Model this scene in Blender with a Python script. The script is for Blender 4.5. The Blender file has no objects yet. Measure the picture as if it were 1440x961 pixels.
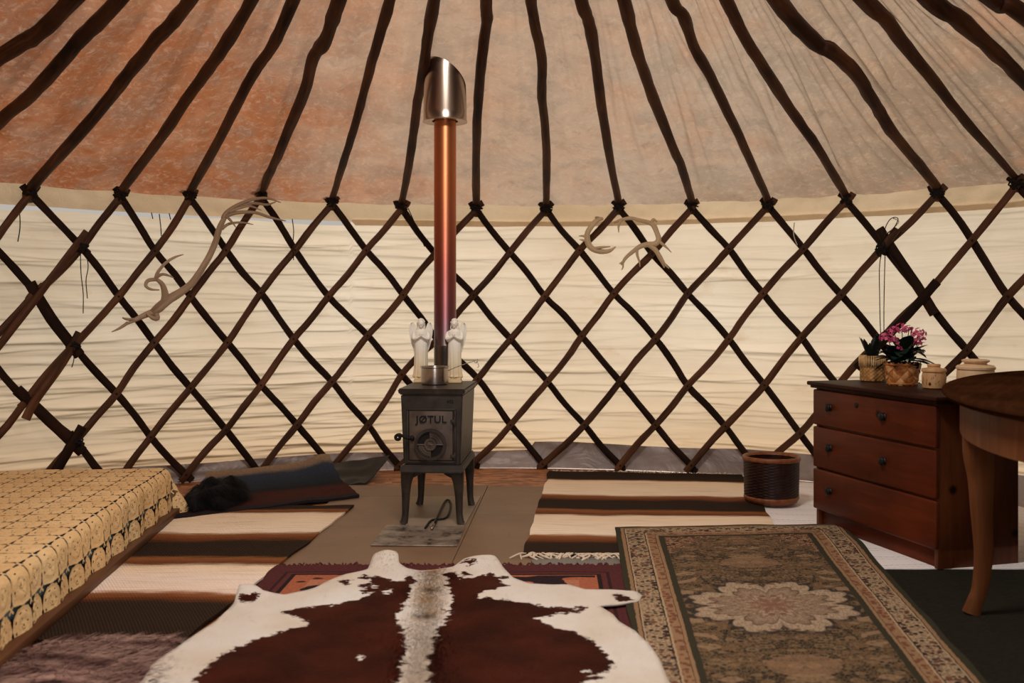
import bpy, bmesh, math, random
import numpy as np
from mathutils import Vector, Matrix, noise
from mathutils.bvhtree import BVHTree
random.seed(7)
SC = bpy.context.scene
COL = SC.collection
PI = math.pi

# ------------------------------------------------------------------ camera, light, exposure
FPX, HZ = 1400.0, 435.0          # focal length in pixels of the 1440 px frame, horizon row
cam_d = bpy.data.cameras.new('camera')
cam_d.sensor_width = 36.0
cam_d.lens = 36.0 * FPX / 1440.0
cam_d.shift_y = -(480.5 - HZ) / 1440.0
cam_d.clip_start = 0.05
cam_d.dof.use_dof = True
cam_d.dof.focus_distance = 4.75
cam_d.dof.aperture_fstop = 2.8
cam = bpy.data.objects.new('camera', cam_d)
cam.location = (0, 0, 1.0)
cam.rotation_euler = (PI / 2, 0, 0)
COL.objects.link(cam)
SC.camera = cam

SC.view_settings.view_transform = 'Standard'
SC.view_settings.look = 'None'
SC.view_settings.gamma = 1.0
SC.view_settings.use_curve_mapping = False
SC.view_settings.exposure = 0.0

world = bpy.data.worlds.new('overcast_sky')
SC.world = world
world.use_nodes = True
world.node_tree.nodes['Background'].inputs[0].default_value = (1.0, 0.93, 0.84, 1)
world.node_tree.nodes['Background'].inputs[1].default_value = 0.48


def area_light(name, loc, rot, sx, sy, power, color, shape='RECTANGLE'):
    d = bpy.data.lights.new(name, 'AREA')
    d.shape = shape
    d.size = sx
    d.size_y = sy
    d.energy = power
    d.color = color
    o = bpy.data.objects.new(name, d)
    o.location = loc
    o.rotation_euler = rot
    COL.objects.link(o)
    return o


sd_ = bpy.data.lights.new('hazy_sun', 'SUN')          # hazy sun behind the far wall
sd_.energy = 3.4
sd_.angle = math.radians(18)
sd_.color = (1.0, 0.92, 0.82)
so_ = bpy.data.objects.new('hazy_sun', sd_)
so_.rotation_euler = (math.radians(-61), 0, math.radians(-10))
COL.objects.link(so_)

# daylight through the crown opening in the roof and through the open doorway behind the camera
area_light('crown_daylight', (-0.05, 2.8, 2.99), (0, 0, 0), 0.85, 0.85, 74, (1.0, 0.94, 0.87), 'DISK')
area_light('doorway_daylight', (0.05, -0.62, 1.05), (PI / 2, 0, 0), 0.95, 1.4, 30, (0.97, 0.96, 0.95))

# ------------------------------------------------------------------ the yurt's figures
CX, CY, RW = -0.055, 2.8, 3.45      # centre of the round wall, radius of the lattice
EAVE = 1.615                        # height of the lattice heads
SLOPE = 0.455                        # rise of the roof per metre
CROWN = 0.46


def FP(px, py, z=0.0):              # point of the floor (or of the level z) seen at a pixel of the photograph
    s = (1.0 - z) / (py - HZ)
    return Vector(((px - 720.0) * s, FPX * s, z))


def CYL(px, py, rad):               # point of the round wall
    dx, dz = (px - 720.0) / FPX, (HZ - py) / FPX
    a = dx * dx + 1.0
    b = -2.0 * (dx * CX + CY)
    c = CX * CX + CY * CY - rad * rad
    t = (-b + math.sqrt(b * b - 4 * a * c)) / (2 * a)
    return Vector((t * dx, t, 1.0 + t * dz))


def CON(px, py, off=0.0):           # point of the roof cone
    dx, dz = (px - 720.0) / FPX, (HZ - py) / FPX

    def g(t):
        r = math.hypot(t * dx - CX, t - CY)
        return 1.0 + t * dz - (EAVE + off + SLOPE * (RW - r))
    hi = 7.5
    t = hi
    while t > 1.0 and g(t) > 0:
        t -= 0.02
    lo = t
    hi = t + 0.02
    for _ in range(30):
        m = (lo + hi) / 2
        if g(m) > 0:
            hi = m
        else:
            lo = m
    return Vector((lo * dx, lo, 1.0 + lo * dz))


def radial(p):
    v = Vector((p.x - CX, p.y - CY, 0))
    return v.normalized()


def polar(a, r, z):
    return Vector((CX + r * math.sin(a), CY + r * math.cos(a), z))


# ------------------------------------------------------------------ object helpers
def tag(o, label=None, cat=None, group=None, kind=None):
    if label:
        o['label'] = label
    if cat:
        o['category'] = cat
    if group:
        o['group'] = group
    if kind:
        o['kind'] = kind
    return o


def empty(name, loc=(0, 0, 0), rotz=0.0, label=None, cat=None, group=None):
    o = bpy.data.objects.new(name, None)
    o.empty_display_size = 0.1
    o.location = loc
    o.rotation_euler = (0, 0, rotz)
    COL.objects.link(o)
    return tag(o, label, cat, group)


def link(name, me, m=None, parent=None, smooth=True):
    if m is not None and not me.materials:
        me.materials.append(m)
    o = bpy.data.objects.new(name, me)
    COL.objects.link(o)
    if parent is not None:
        o.parent = parent
    return o


def obj(name, bm, m, parent=None, smooth=True, auto=None):
    me = bpy.data.meshes.new(name)
    bm.normal_update()
    if auto is not None:
        for e in bm.edges:
            if len(e.link_faces) == 2 and e.calc_face_angle(0) > auto:
                e.smooth = False
    for f in bm.faces:
        f.smooth = smooth
    bm.to_mesh(me)
    bm.free()
    return link(name, me, m, parent)


def BM():
    return bmesh.new()


def box(bm, x0, x1, y0, y1, z0, z1, bev=0.0, seg=2):
    vs = [bm.verts.new(v) for v in ((x0, y0, z0), (x1, y0, z0), (x1, y1, z0), (x0, y1, z0), (x0, y0, z1), (x1, y0, z1), (x1, y1, z1), (x0, y1, z1))]
    fs = [bm.faces.new([vs[i] for i in q]) for q in ((3, 2, 1, 0), (4, 5, 6, 7), (0, 1, 5, 4), (1, 2, 6, 5), (2, 3, 7, 6), (3, 0, 4, 7))]
    if bev > 0:
        es = list({e for f in fs for e in f.edges})
        bmesh.ops.bevel(bm, geom=es, offset=bev, segments=seg, affect='EDGES', profile=0.5)
    return vs


def catmull(pts, n=4):
    if len(pts) < 3:
        return [Vector(p) for p in pts]
    P = [Vector(p) for p in pts]
    P = [P[0] * 2 - P[1]] + P + [P[-1] * 2 - P[-2]]
    out = []
    for i in range(1, len(P) - 2):
        for k in range(n):
            t = k / n
            a, b, c, d = P[i - 1], P[i], P[i + 1], P[i + 2]
            out.append(0.5 * ((2 * b) + (c - a) * t + (2 * a - 5 * b + 4 * c - d) * t * t + (3 * b - a - 3 * c + d) * t ** 3))
    out.append(P[-2])
    return out


def lerp_list(vals, n):             # radii resampled like catmull()
    out = []
    for i in range(len(vals) - 1):
        for k in range(n):
            out.append(vals[i] + (vals[i + 1] - vals[i]) * k / n)
    out.append(vals[-1])
    return out


def sweep(bm, pts, ra, rb=None, nfn=None, n=8, cap=True, rough=0.0, seed=0.0, power=1.0):
    """a swept rod: ra across, rb along the normal; uv = (length, turn)"""
    uvl = bm.loops.layers.uv.verify()
    N = len(pts)
    if not hasattr(ra, '__len__'):
        ra = [ra] * N
    if rb is None:
        rb = ra
    if not hasattr(rb, '__len__'):
        rb = [rb] * N
    rings = []
    L = 0.0
    lens = []
    prev = None
    for i, p in enumerate(pts):
        p = Vector(p)
        a = Vector(pts[max(i - 1, 0)])
        b = Vector(pts[min(i + 1, N - 1)])
        t = (b - a).normalized()
        if nfn:
            nn = nfn(p)
        else:
            nn = prev if prev is not None else (Vector((0, 0, 1)) if abs(t.z) < 0.9 else Vector((1, 0, 0)))
        nn = (nn - t * nn.dot(t)).normalized()
        prev = nn
        bb = t.cross(nn)
        if i:
            L += (p - Vector(pts[i - 1])).length
        lens.append(L)
        ring = []
        for k in range(n):
            th = 2 * PI * k / n
            c, s = math.cos(th), math.sin(th)
            if power != 1.0:
                c = math.copysign(abs(c) ** power, c)
                s = math.copysign(abs(s) ** power, s)
            q = bb * (c * ra[i]) + nn * (s * rb[i])
            if rough:
                q *= 1.0 + rough * noise.noise(Vector((L * 14 + seed, k * 1.3, seed * 3.1)))
            ring.append(bm.verts.new(p + q))
        rings.append(ring)
    for i in range(N - 1):
        for k in range(n):
            k2 = (k + 1) % n
            f = bm.faces.new((rings[i][k], rings[i + 1][k], rings[i + 1][k2], rings[i][k2]))
            for lp, uv in zip(f.loops, ((lens[i], k / n), (lens[i + 1], k / n), (lens[i + 1], (k + 1) / n), (lens[i], (k + 1) / n))):
                lp[uvl].uv = (uv[0] + seed, uv[1] * 0.15 + seed)
    if cap:
        for r, rev in ((rings[0], False), (rings[-1], True)):
            try:
                bm.faces.new(r[::-1] if rev else r)
            except ValueError:
                pass
    return rings


def lathe(bm, prof, n=32, c=(0, 0, 0), close=True, sx=1.0, sy=1.0):
    c = Vector(c)
    rings = []
    for r, z in prof:
        if r < 1e-6:
            rings.append([bm.verts.new(c + Vector((0, 0, z)))])
        else:
            rings.append([bm.verts.new(c + Vector((r * sx * math.cos(2 * PI * k / n), r * sy * math.sin(2 * PI * k / n), z))) for k in range(n)])
    for a, b in zip(rings, rings[1:]):
        for k in range(n):
            k2 = (k + 1) % n
            if len(a) == 1 and len(b) == 1:
                continue
            if len(a) == 1:
                bm.faces.new((a[0], b[k2], b[k]))
            elif len(b) == 1:
                bm.faces.new((a[k], a[k2], b[0]))
            else:
                bm.faces.new((a[k], a[k2], b[k2], b[k]))
    return rings


def ellipsoid(bm, c, rx, ry, rz, u=12, v=8, rot=None):
    M = Matrix.Translation(Vector(c)) @ (rot.to_4x4() if rot else Matrix.Identity(4)) @ Matrix.Diagonal((rx, ry, rz, 1))
    bmesh.ops.create_uvsphere(bm, u_segments=u, v_segments=v, radius=1.0, matrix=M)


def torus(bm, c, R, r, nrm=(0, 0, 1), n=24, m=8, a0=0.0, a1=2 * PI):
    q = Vector((0, 0, 1)).rotation_difference(Vector(nrm))
    full = abs(a1 - a0 - 2 * PI) < 1e-6
    pts = [Vector(c) + q @ Vector((R * math.cos(a0 + (a1 - a0) * k / n), R * math.sin(a0 + (a1 - a0) * k / n), 0)) for k in range(n + (0 if full else 1))]
    if not full:
        sweep(bm, pts, r, n=m)
        return
    rings = []
    for p in pts:
        d = (p - Vector(c)).normalized()
        up = q @ Vector((0, 0, 1))
        rings.append([bm.verts.new(p + d * r * math.cos(2 * PI * j / m) + up * r * math.sin(2 * PI * j / m)) for j in range(m)])
    for i in range(n):
        for j in range(m):
            bm.faces.new((rings[i][j], rings[(i + 1) % n][j], rings[(i + 1) % n][(j + 1) % m], rings[i][(j + 1) % m]))


def fbm(p, oct=3):
    return noise.fractal(p, 1.0, 2.0, oct)


# ------------------------------------------------------------------ material helpers
class NT:
    def __init__(self, name):
        self.m = bpy.data.materials.new(name)
        self.m.use_nodes = True
        self.t = self.m.node_tree
        self.t.nodes.clear()
        self.out = self.t.nodes.new('ShaderNodeOutputMaterial')

    def n(self, typ, ins=None, **attrs):
        nd = self.t.nodes.new('ShaderNode' + typ)
        for k, v in attrs.items():
            setattr(nd, k, v)
        for k, v in (ins or {}).items():
            s = nd.inputs[k]
            if isinstance(v, bpy.types.NodeSocket):
                self.t.links.new(v, s)
            else:
                s.default_value = v
        return nd

    def math(self, op, a, b=0.0, c=None, clamp=False):
        ins = {0: a, 1: b}
        if c is not None:
            ins[2] = c
        return self.n('Math', ins, operation=op, use_clamp=clamp).outputs[0]

    def ramp(self, fac, stops, interp='LINEAR'):
        nd = self.n('ValToRGB', {0: fac})
        cr = nd.color_ramp
        cr.interpolation = interp
        while len(cr.elements) < len(stops):
            cr.elements.new(0.5)
        for e, (p, c) in zip(cr.elements, stops):
            e.position = p
            e.color = (*c, 1) if len(c) == 3 else c
        return nd.outputs[0]

    def mix(self, fac, a, b, blend='MIX'):
        nd = self.n('Mix', data_type='RGBA', blend_type=blend)
        for i, v in ((0, fac), (6, a), (7, b)):
            if isinstance(v, bpy.types.NodeSocket):
                self.t.links.new(v, nd.inputs[i])
            elif i == 0:
                nd.inputs[0].default_value = v
            else:
                nd.inputs[i].default_value = (*v, 1)
        return nd.outputs[2]

    def noise(self, vec=None, scale=5.0, detail=3.0, rough=0.5, dist=0.0, col=False):
        ins = {'Scale': scale, 'Detail': detail, 'Roughness': rough, 'Distortion': dist}
        if vec is not None:
            ins['Vector'] = vec
        return self.n('TexNoise', ins).outputs['Color' if col else 'Fac']

    def coord(self, kind='Object'):
        return self.n('TexCoord').outputs[kind]

    def mapping(self, vec, scale=(1, 1, 1), rot=(0, 0, 0), loc=(0, 0, 0)):
        return self.n('Mapping', {'Vector': vec, 'Scale': scale, 'Rotation': rot, 'Location': loc}).outputs[0]

    def sep(self, vec):
        nd = self.n('SeparateXYZ', {0: vec})
        return nd.outputs[0], nd.outputs[1], nd.outputs[2]

    def bump(self, h, strength=0.3, dist=0.01):
        return self.n('Bump', {'Height': h, 'Strength': strength, 'Distance': dist}).outputs[0]

    def bsdf(self, color, rough=0.6, metal=0.0, normal=None, spec=None, **kw):
        ins = {'Base Color': color if isinstance(color, bpy.types.NodeSocket) else (*color, 1), 'Roughness': rough, 'Metallic': metal}
        if normal is not None:
            ins['Normal'] = normal
        if spec is not None:
            ins['Specular IOR Level'] = spec
        ins.update(kw)
        nd = self.n('BsdfPrincipled', ins)
        return nd.outputs[0]

    def done(self, sh):
        self.t.links.new(sh, self.out.inputs[0])
        return self.m


def simple(name, col, rough=0.6, metal=0.0, nscale=None, namp=0.25, bump=0.0, spec=0.15):
    t = NT(name)
    c = col
    nrm = None
    if nscale:
        f = t.noise(t.coord(), nscale, 4.0)
        lo = tuple(v * (1 - namp) for v in col)
        hi = tuple(min(1, v * (1 + namp)) for v in col)
        c = t.ramp(f, [(0.3, lo), (0.7, hi)])
        if bump:
            nrm = t.bump(f, bump, 0.005)
    return t.done(t.bsdf(c, rough, metal, nrm, spec))


def wood(name, dark, mid, light, scale=1.0, rough=0.5, uv=True, knots=False, spec=0.4, axis=0, bump=0.35):
    t = NT(name)
    v = t.coord('UV' if uv else 'Object')
    sc = [26 * scale] * 3
    sc[axis] = 2.2 * scale
    mp = t.mapping(v, tuple(sc))
    g = t.noise(mp, 1.6, 5.0, 0.6, 0.6)
    big = t.noise(v, 3.0 * scale, 3.0)
    c = t.ramp(g, [(0.25, dark), (0.5, mid), (0.78, light)])
    c = t.mix(0.5, c, t.ramp(big, [(0.3, dark), (0.75, light)]))
    if knots:
        vo = t.n('TexVoronoi', {'Vector': t.mapping(v, (5.0, 5.0, 5.0)), 'Scale': 1.0, 'Randomness': 1.0})
        k = t.ramp(vo.outputs['Distance'], [(0.05, (1, 1, 1)), (0.12, (0, 0, 0))])
        c = t.mix(k, c, tuple(x * 0.25 for x in dark))
    return t.done(t.bsdf(c, rough, 0.0, t.bump(g, bump, 0.004), spec))


M = {}
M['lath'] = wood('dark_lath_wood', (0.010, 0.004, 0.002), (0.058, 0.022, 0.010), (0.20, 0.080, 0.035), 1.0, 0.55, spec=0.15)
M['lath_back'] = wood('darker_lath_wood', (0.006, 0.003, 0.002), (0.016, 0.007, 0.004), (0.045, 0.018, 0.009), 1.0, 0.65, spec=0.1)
M['pole'] = wood('bark_pole_wood', (0.004, 0.002, 0.0015), (0.026, 0.009, 0.0045), (0.17, 0.058, 0.021), 1.1, 0.5, spec=0.14, bump=0.6)
M['cord'] = simple('black_cord', (0.012, 0.010, 0.009), 0.8)
M['white_cord'] = simple('white_cord', (0.6, 0.52, 0.4), 0.8)


def canvas_wall():
    t = NT('cream_canvas')
    co = t.coord()
    x, y, z = t.sep(co)
    ang = t.math('ARCTAN2', t.math('SUBTRACT', x, CX), t.math('SUBTRACT', y, CY))
    v = t.n('CombineXYZ', {0: t.math('MULTIPLY', ang, 3.0), 1: t.math('MULTIPLY', z, 11.0), 2: 0.0}).outputs[0]
    w = t.noise(v, 1.0, 3.0, 0.5, 0.6)
    weave = t.noise(co, 120.0, 2.0)
    st = t.noise(co, 1.3, 4.0, 0.6)
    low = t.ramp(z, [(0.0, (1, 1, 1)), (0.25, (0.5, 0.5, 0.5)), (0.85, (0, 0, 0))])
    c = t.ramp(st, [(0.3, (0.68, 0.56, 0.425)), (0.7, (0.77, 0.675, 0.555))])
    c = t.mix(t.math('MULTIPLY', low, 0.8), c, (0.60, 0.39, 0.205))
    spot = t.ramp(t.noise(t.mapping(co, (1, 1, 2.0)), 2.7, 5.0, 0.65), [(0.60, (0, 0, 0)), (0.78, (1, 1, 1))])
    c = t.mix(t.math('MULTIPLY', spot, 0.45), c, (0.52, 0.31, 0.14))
    nb = t.bump(w, 0.25, 0.03)
    nb = t.n('Bump', {'Height': weave, 'Strength': 0.05, 'Distance': 0.002, 'Normal': nb}).outputs[0]
    d = t.n('BsdfDiffuse', {'Color': c, 'Normal': nb})
    tr = t.n('BsdfTranslucent', {'Color': c, 'Normal': nb})
    return t.done(t.n('MixShader', {0: 0.74, 1: d.outputs[0], 2: tr.outputs[0]}).outputs[0])


def canvas_roof(name, hem=False):
    t = NT(name)
    co = t.coord()
    x, y, z = t.sep(co)
    n1 = t.noise(co, 1.7, 6.0, 0.62, 0.4)
    n2 = t.noise(t.mapping(co, (1, 1, 1.6)), 3.2, 8.0, 0.68, 0.7)
    n3 = t.noise(co, 26.0, 6.0, 0.75, 0.8)
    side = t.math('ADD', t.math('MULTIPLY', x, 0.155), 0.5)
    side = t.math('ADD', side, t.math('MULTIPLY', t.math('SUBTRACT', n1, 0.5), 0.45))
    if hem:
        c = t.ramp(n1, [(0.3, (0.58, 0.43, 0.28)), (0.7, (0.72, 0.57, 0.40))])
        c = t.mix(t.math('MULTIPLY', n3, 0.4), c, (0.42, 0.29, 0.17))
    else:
        base = t.ramp(side, [(0.05, (0.28, 0.088, 0.032)), (0.28, (0.40, 0.155, 0.07)), (0.43, (0.56, 0.39, 0.285)), (0.62, (0.55, 0.43, 0.335)), (0.78, (0.43, 0.31, 0.22)), (0.98, (0.26, 0.175, 0.115))])  # tone runs left to right: dark orange-brown, grey-beige, then darker brown
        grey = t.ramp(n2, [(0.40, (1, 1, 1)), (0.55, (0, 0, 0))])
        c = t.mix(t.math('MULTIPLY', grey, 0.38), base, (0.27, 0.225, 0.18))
        oran = t.ramp(t.noise(co, 2.4, 7.0, 0.65), [(0.50, (0, 0, 0)), (0.66, (1, 1, 1))])
        c = t.mix(t.math('MULTIPLY', oran, 0.42), c, (0.62, 0.33, 0.20))
        spots = t.ramp(n3, [(0.50, (0, 0, 0)), (0.68, (1, 1, 1))])
        c = t.mix(t.math('MULTIPLY', spots, 0.30), c, (0.80, 0.62, 0.47))
        dirt = t.ramp(t.noise(co, 11.0, 6.0, 0.7, 0.5), [(0.30, (1, 1, 1)), (0.42, (0, 0, 0))])
        c = t.mix(t.math('MULTIPLY', dirt, 0.28), c, (0.16, 0.11, 0.075))
    nb = t.bump(t.noise(co, 14.0, 6.0, 0.65, 0.8), 0.3, 0.012)
    d = t.n('BsdfDiffuse', {'Color': c, 'Normal': nb})
    tr = t.n('BsdfTranslucent', {'Color': c, 'Normal': nb})
    return t.done(t.n('MixShader', {0: 0.58, 1: d.outputs[0], 2: tr.outputs[0]}).outputs[0])


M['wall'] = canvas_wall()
M['roof'] = canvas_roof('mottled_roof_canvas')
M['hem'] = canvas_roof('pale_hem_canvas', True)


def plastic():
    t = NT('grey_plastic_skirt')
    co = t.coord()
    n = t.noise(co, 5.0, 3.0, 0.5, 1.5)
    c = t.ramp(t.noise(co, 2.5, 3.0), [(0.3, (0.24, 0.185, 0.165)), (0.7, (0.40, 0.32, 0.29))])
    return t.done(t.bsdf(c, 0.42, 0.0, t.bump(n, 0.7, 0.03), 0.5))


M['skirt'] = plastic()


def chipboard():
    t = NT('orange_chipboard')
    co = t.coord()
    vo = t.n('TexVoronoi', {'Vector': t.mapping(co, (14, 34, 10)), 'Scale': 1.0}).outputs['Color']
    h = t.n('SeparateColor', {0: vo}).outputs[0]
    c = t.ramp(h, [(0.0, (0.14, 0.045, 0.016)), (0.5, (0.32, 0.115, 0.04)), (1.0, (0.46, 0.20, 0.08))])
    return t.done(t.bsdf(c, 0.55, 0, t.bump(h, 0.2, 0.003)))


M['floor'] = chipboard()


def tile_mat(name, col):
    t = NT(name)
    co = t.coord()
    a = t.noise(co, 3.5, 5.0, 0.6)
    b = t.noise(t.mapping(co, (4, 30, 4)), 2.0, 4.0)
    c = t.ramp(t.math('ADD', t.math('MULTIPLY', a, 0.7), t.math('MULTIPLY', b, 0.3)), [(0.3, tuple(v * 0.78 for v in col)), (0.7, tuple(v * 1.2 for v in col))])
    sp = t.ramp(t.noise(co, 70.0, 2.0), [(0.24, (1, 1, 1)), (0.29, (0, 0, 0))])
    c = t.mix(sp, c, (0.03, 0.02, 0.015))
    return t.done(t.bsdf(c, 0.5, 0, t.bump(a, 0.08, 0.003), 0.4))


M['tile'] = tile_mat('brown_stone_tile', (0.17, 0.095, 0.052))
M['tile_grey'] = tile_mat('grey_stone_tile', (0.14, 0.125, 0.11))
M['slab'] = tile_mat('pale_board', (0.23, 0.165, 0.115))


def rust():
    t = NT('rusty_plate_metal')
    co = t.coord()
    a = t.noise(co, 12.0, 6.0, 0.7)
    c = t.ramp(a, [(0.38, (0.020, 0.010, 0.006)), (0.47, (0.15, 0.11, 0.085)), (0.65, (0.26, 0.20, 0.155))])
    return t.done(t.bsdf(c, 0.5, 0.3, t.bump(a, 0.4, 0.004)))


M['rust'] = rust()


def cast_iron():
    t = NT('black_cast_iron')
    co = t.coord()
    a = t.noise(co, 14.0, 5.0, 0.65)
    f = t.noise(co, 220.0, 2.0)
    c = t.ramp(a, [(0.3, (0.014, 0.010, 0.008)), (0.7, (0.045, 0.032, 0.025))])
    return t.done(t.bsdf(c, 0.45, 0.0, t.bump(f, 0.12, 0.001), 0.28))


M['iron'] = cast_iron()
M['iron_dark'] = simple('sooty_iron', (0.010, 0.008, 0.008), 0.6)
M['iron_door'] = simple('grey_brown_cast_iron', (0.082, 0.058, 0.046), 0.45, 0, 16, 0.4, 0.1, 0.25)
M['steel'] = simple('brushed_steel', (0.44, 0.36, 0.30), 0.25, 1.0)


def pot_steel():
    t = NT('polished_steel')
    n = t.noise(t.mapping(t.coord(), (3, 3, 160)), 4.0, 2.0)
    return t.done(t.bsdf((0.45, 0.39, 0.36), 0.24, 1.0, t.bump(n, 0.06, 0.001)))


M['pot'] = pot_steel()


def flue():
    t = NT('heat_tinted_copper_pipe')
    co = t.coord()
    x, y, z = t.sep(co)
    zz = t.math('ADD', z, t.math('MULTIPLY', t.math('SUBTRACT', t.noise(co, 5.0, 3.0), 0.5), 0.08))
    c = t.ramp(t.math('MULTIPLY', zz, 0.6), [(0.0, (0.10, 0.085, 0.08)), (0.11, (0.16, 0.13, 0.12)), (0.135, (0.17, 0.10, 0.11)), (0.2, (0.22, 0.085, 0.10)), (0.36, (0.34, 0.10, 0.075)), (0.6, (0.60, 0.20, 0.085)), (0.95, (0.62, 0.27, 0.12))])
    return t.done(t.bsdf(c, 0.34, 0.95, t.bump(t.noise(co, 6.0, 2.0), 0.08, 0.01)))


M['flue'] = flue()


def plaster():
    t = NT('white_glazed_plaster')
    co = t.coord()
    z = t.sep(co)[2]
    zz = t.math('ADD', z, t.math('MULTIPLY', t.noise(co, 30.0, 3.0), 0.06))
    c = t.ramp(t.math('MULTIPLY', zz, 3.0), [(0.1, (0.70, 0.50, 0.27)), (0.42, (0.80, 0.70, 0.52)), (0.65, (0.83, 0.78, 0.70))])
    return t.done(t.bsdf(c, 0.45, 0, None, 0.4))


M['plaster'] = plaster()
M['chest'] = wood('red_stained_pine', (0.026, 0.0045, 0.0015), (0.072, 0.0115, 0.0035), (0.135, 0.026, 0.007), 0.8, 0.42, uv=False, knots=True, spec=0.12, axis=0, bump=0.12)
M['chest_side'] = wood('red_stained_pine_upright', (0.036, 0.0085, 0.0028), (0.10, 0.025, 0.0075), (0.19, 0.054, 0.016), 0.8, 0.42, uv=False, knots=True, spec=0.15, axis=2, bump=0.12)
M['chest_top'] = wood('dark_stained_top', (0.014, 0.004, 0.002), (0.030, 0.009, 0.0045), (0.055, 0.018, 0.009), 0.8, 0.5, uv=False, spec=0.06, axis=0, bump=0.1)
M['table'] = wood('brown_varnished_wood', (0.014, 0.0045, 0.0018), (0.030, 0.0100, 0.0042), (0.065, 0.024, 0.010), 0.9, 0.6, uv=False, spec=0.0, axis=0, bump=0.06)
M['table_leg'] = wood('worn_brown_leg_wood', (0.05, 0.0145, 0.0045), (0.105, 0.032, 0.011), (0.19, 0.070, 0.026), 0.8, 0.45, uv=False, spec=0.05, axis=2, bump=0.06)
M['knob'] = simple('black_iron_knob', (0.008, 0.006, 0.005), 0.5, 0.0, spec=0.2)
M['bedwood'] = wood('brown_bed_wood', (0.05, 0.016, 0.006), (0.095, 0.034, 0.013), (0.15, 0.06, 0.024), 0.7, 0.5, uv=False, spec=0.2, axis=1, bump=0.1)
M['jarwood'] = wood('pale_turned_birch', (0.34, 0.16, 0.062), (0.52, 0.29, 0.125), (0.62, 0.39, 0.20), 0.8, 0.55, uv=False, axis=2, bump=0.05)
M['jarwood_pale'] = wood('very_pale_turned_wood', (0.48, 0.29, 0.15), (0.62, 0.42, 0.25), (0.70, 0.52, 0.34), 0.6, 0.55, uv=False, axis=2, bump=0.05)
M['jarmark'] = simple('dark_wood_fleck', (0.08, 0.028, 0.012), 0.6)


def lace():
    t = NT('cream_crochet_yarn')
    co = t.coord()
    a = t.noise(co, 160.0, 3.0, 0.6)
    b = t.noise(co, 5.0, 2.0)
    c = t.ramp(b, [(0.3, (0.74, 0.47, 0.215)), (0.7, (0.84, 0.58, 0.30))])
    c = t.mix(t.math('MULTIPLY', a, 0.3), c, (0.42, 0.27, 0.13))
    return t.done(t.bsdf(c, 0.9, 0, t.bump(a, 0.9, 0.004), 0.15))


M['lace'] = lace()
M['sheet'] = simple('blue_grey_sheet', (0.085, 0.14, 0.155), 0.85, 0, 60, 0.2, 0.2)

# weave colours ----------------------------------------------------


def rag_rug(name, stops, total):
    """stripes across the rug: stops in metres from the far end"""
    t = NT(name)
    uv = t.coord('UV')
    u, v, _ = t.sep(uv)
    d1 = t.noise(uv, 2.2, 3.0)
    d2 = t.noise(t.mapping(uv, (6, 160, 1)), 1.0, 2.0)
    vv = t.math('ADD', v, t.math('MULTIPLY', t.math('SUBTRACT', d1, 0.5), 0.11))
    vv = t.math('ADD', vv, t.math('MULTIPLY', t.math('SUBTRACT', d2, 0.5), 0.11))
    c = t.ramp(t.math('DIVIDE', vv, total), [(s / total, col) for s, col in stops])
    st = t.noise(t.mapping(uv, (3, 110, 1)), 1.0, 3.0, 0.6)
    c = t.mix(0.6, c, t.ramp(st, [(0.28, (0.50, 0.43, 0.38)), (0.50, (1.05, 1.05, 1.05))]), 'MULTIPLY')
    wx = t.math('SINE', t.math('MULTIPLY', u, 520.0))
    wy = t.math('SINE', t.math('MULTIPLY', v, 330.0))
    h = t.math('MULTIPLY', wx, wy)
    c = t.mix(t.math('MULTIPLY', t.math('GREATER_THAN', h, 0.35), 0.07), c, (0.42, 0.25, 0.13))
    return t.done(t.bsdf(c, 0.95, 0, t.bump(t.math('ADD', h, st), 0.5, 0.006), 0.1))


CREAM, CREAM2 = (0.86, 0.66, 0.47), (0.90, 0.74, 0.57)
BRN, RST, DRK = (0.115, 0.030, 0.009), (0.27, 0.095, 0.030), (0.019, 0.010, 0.006)
M['rag_left'] = rag_rug('striped_rag_rug_left', [(0.0, DRK), (0.09, DRK), (0.11, RST), (0.16, BRN), (0.20, CREAM), (0.58, CREAM2), (0.62, RST), (0.73, BRN), (0.77, DRK), (1.02, DRK), (1.06, RST), (1.13, BRN), (1.18, CREAM), (1.35, (0.86, 0.70, 0.60)), (1.50, (0.86, 0.68, 0.56)), (1.54, RST), (1.60, BRN), (1.64, DRK), (1.9, DRK)], 1.9)
M['rag_right'] = rag_rug('striped_rag_rug_right', [(0.0, DRK), (0.25, DRK), (0.29, BRN), (0.33, CREAM), (0.74, CREAM2), (0.78, RST), (0.88, BRN), (0.91, DRK), (1.12, DRK), (1.16, RST), (1.26, BRN), (1.29, CREAM), (1.66, CREAM2), (1.70, RST), (1.80, BRN), (1.83, DRK), (2.0, DRK)], 2.0)


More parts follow.
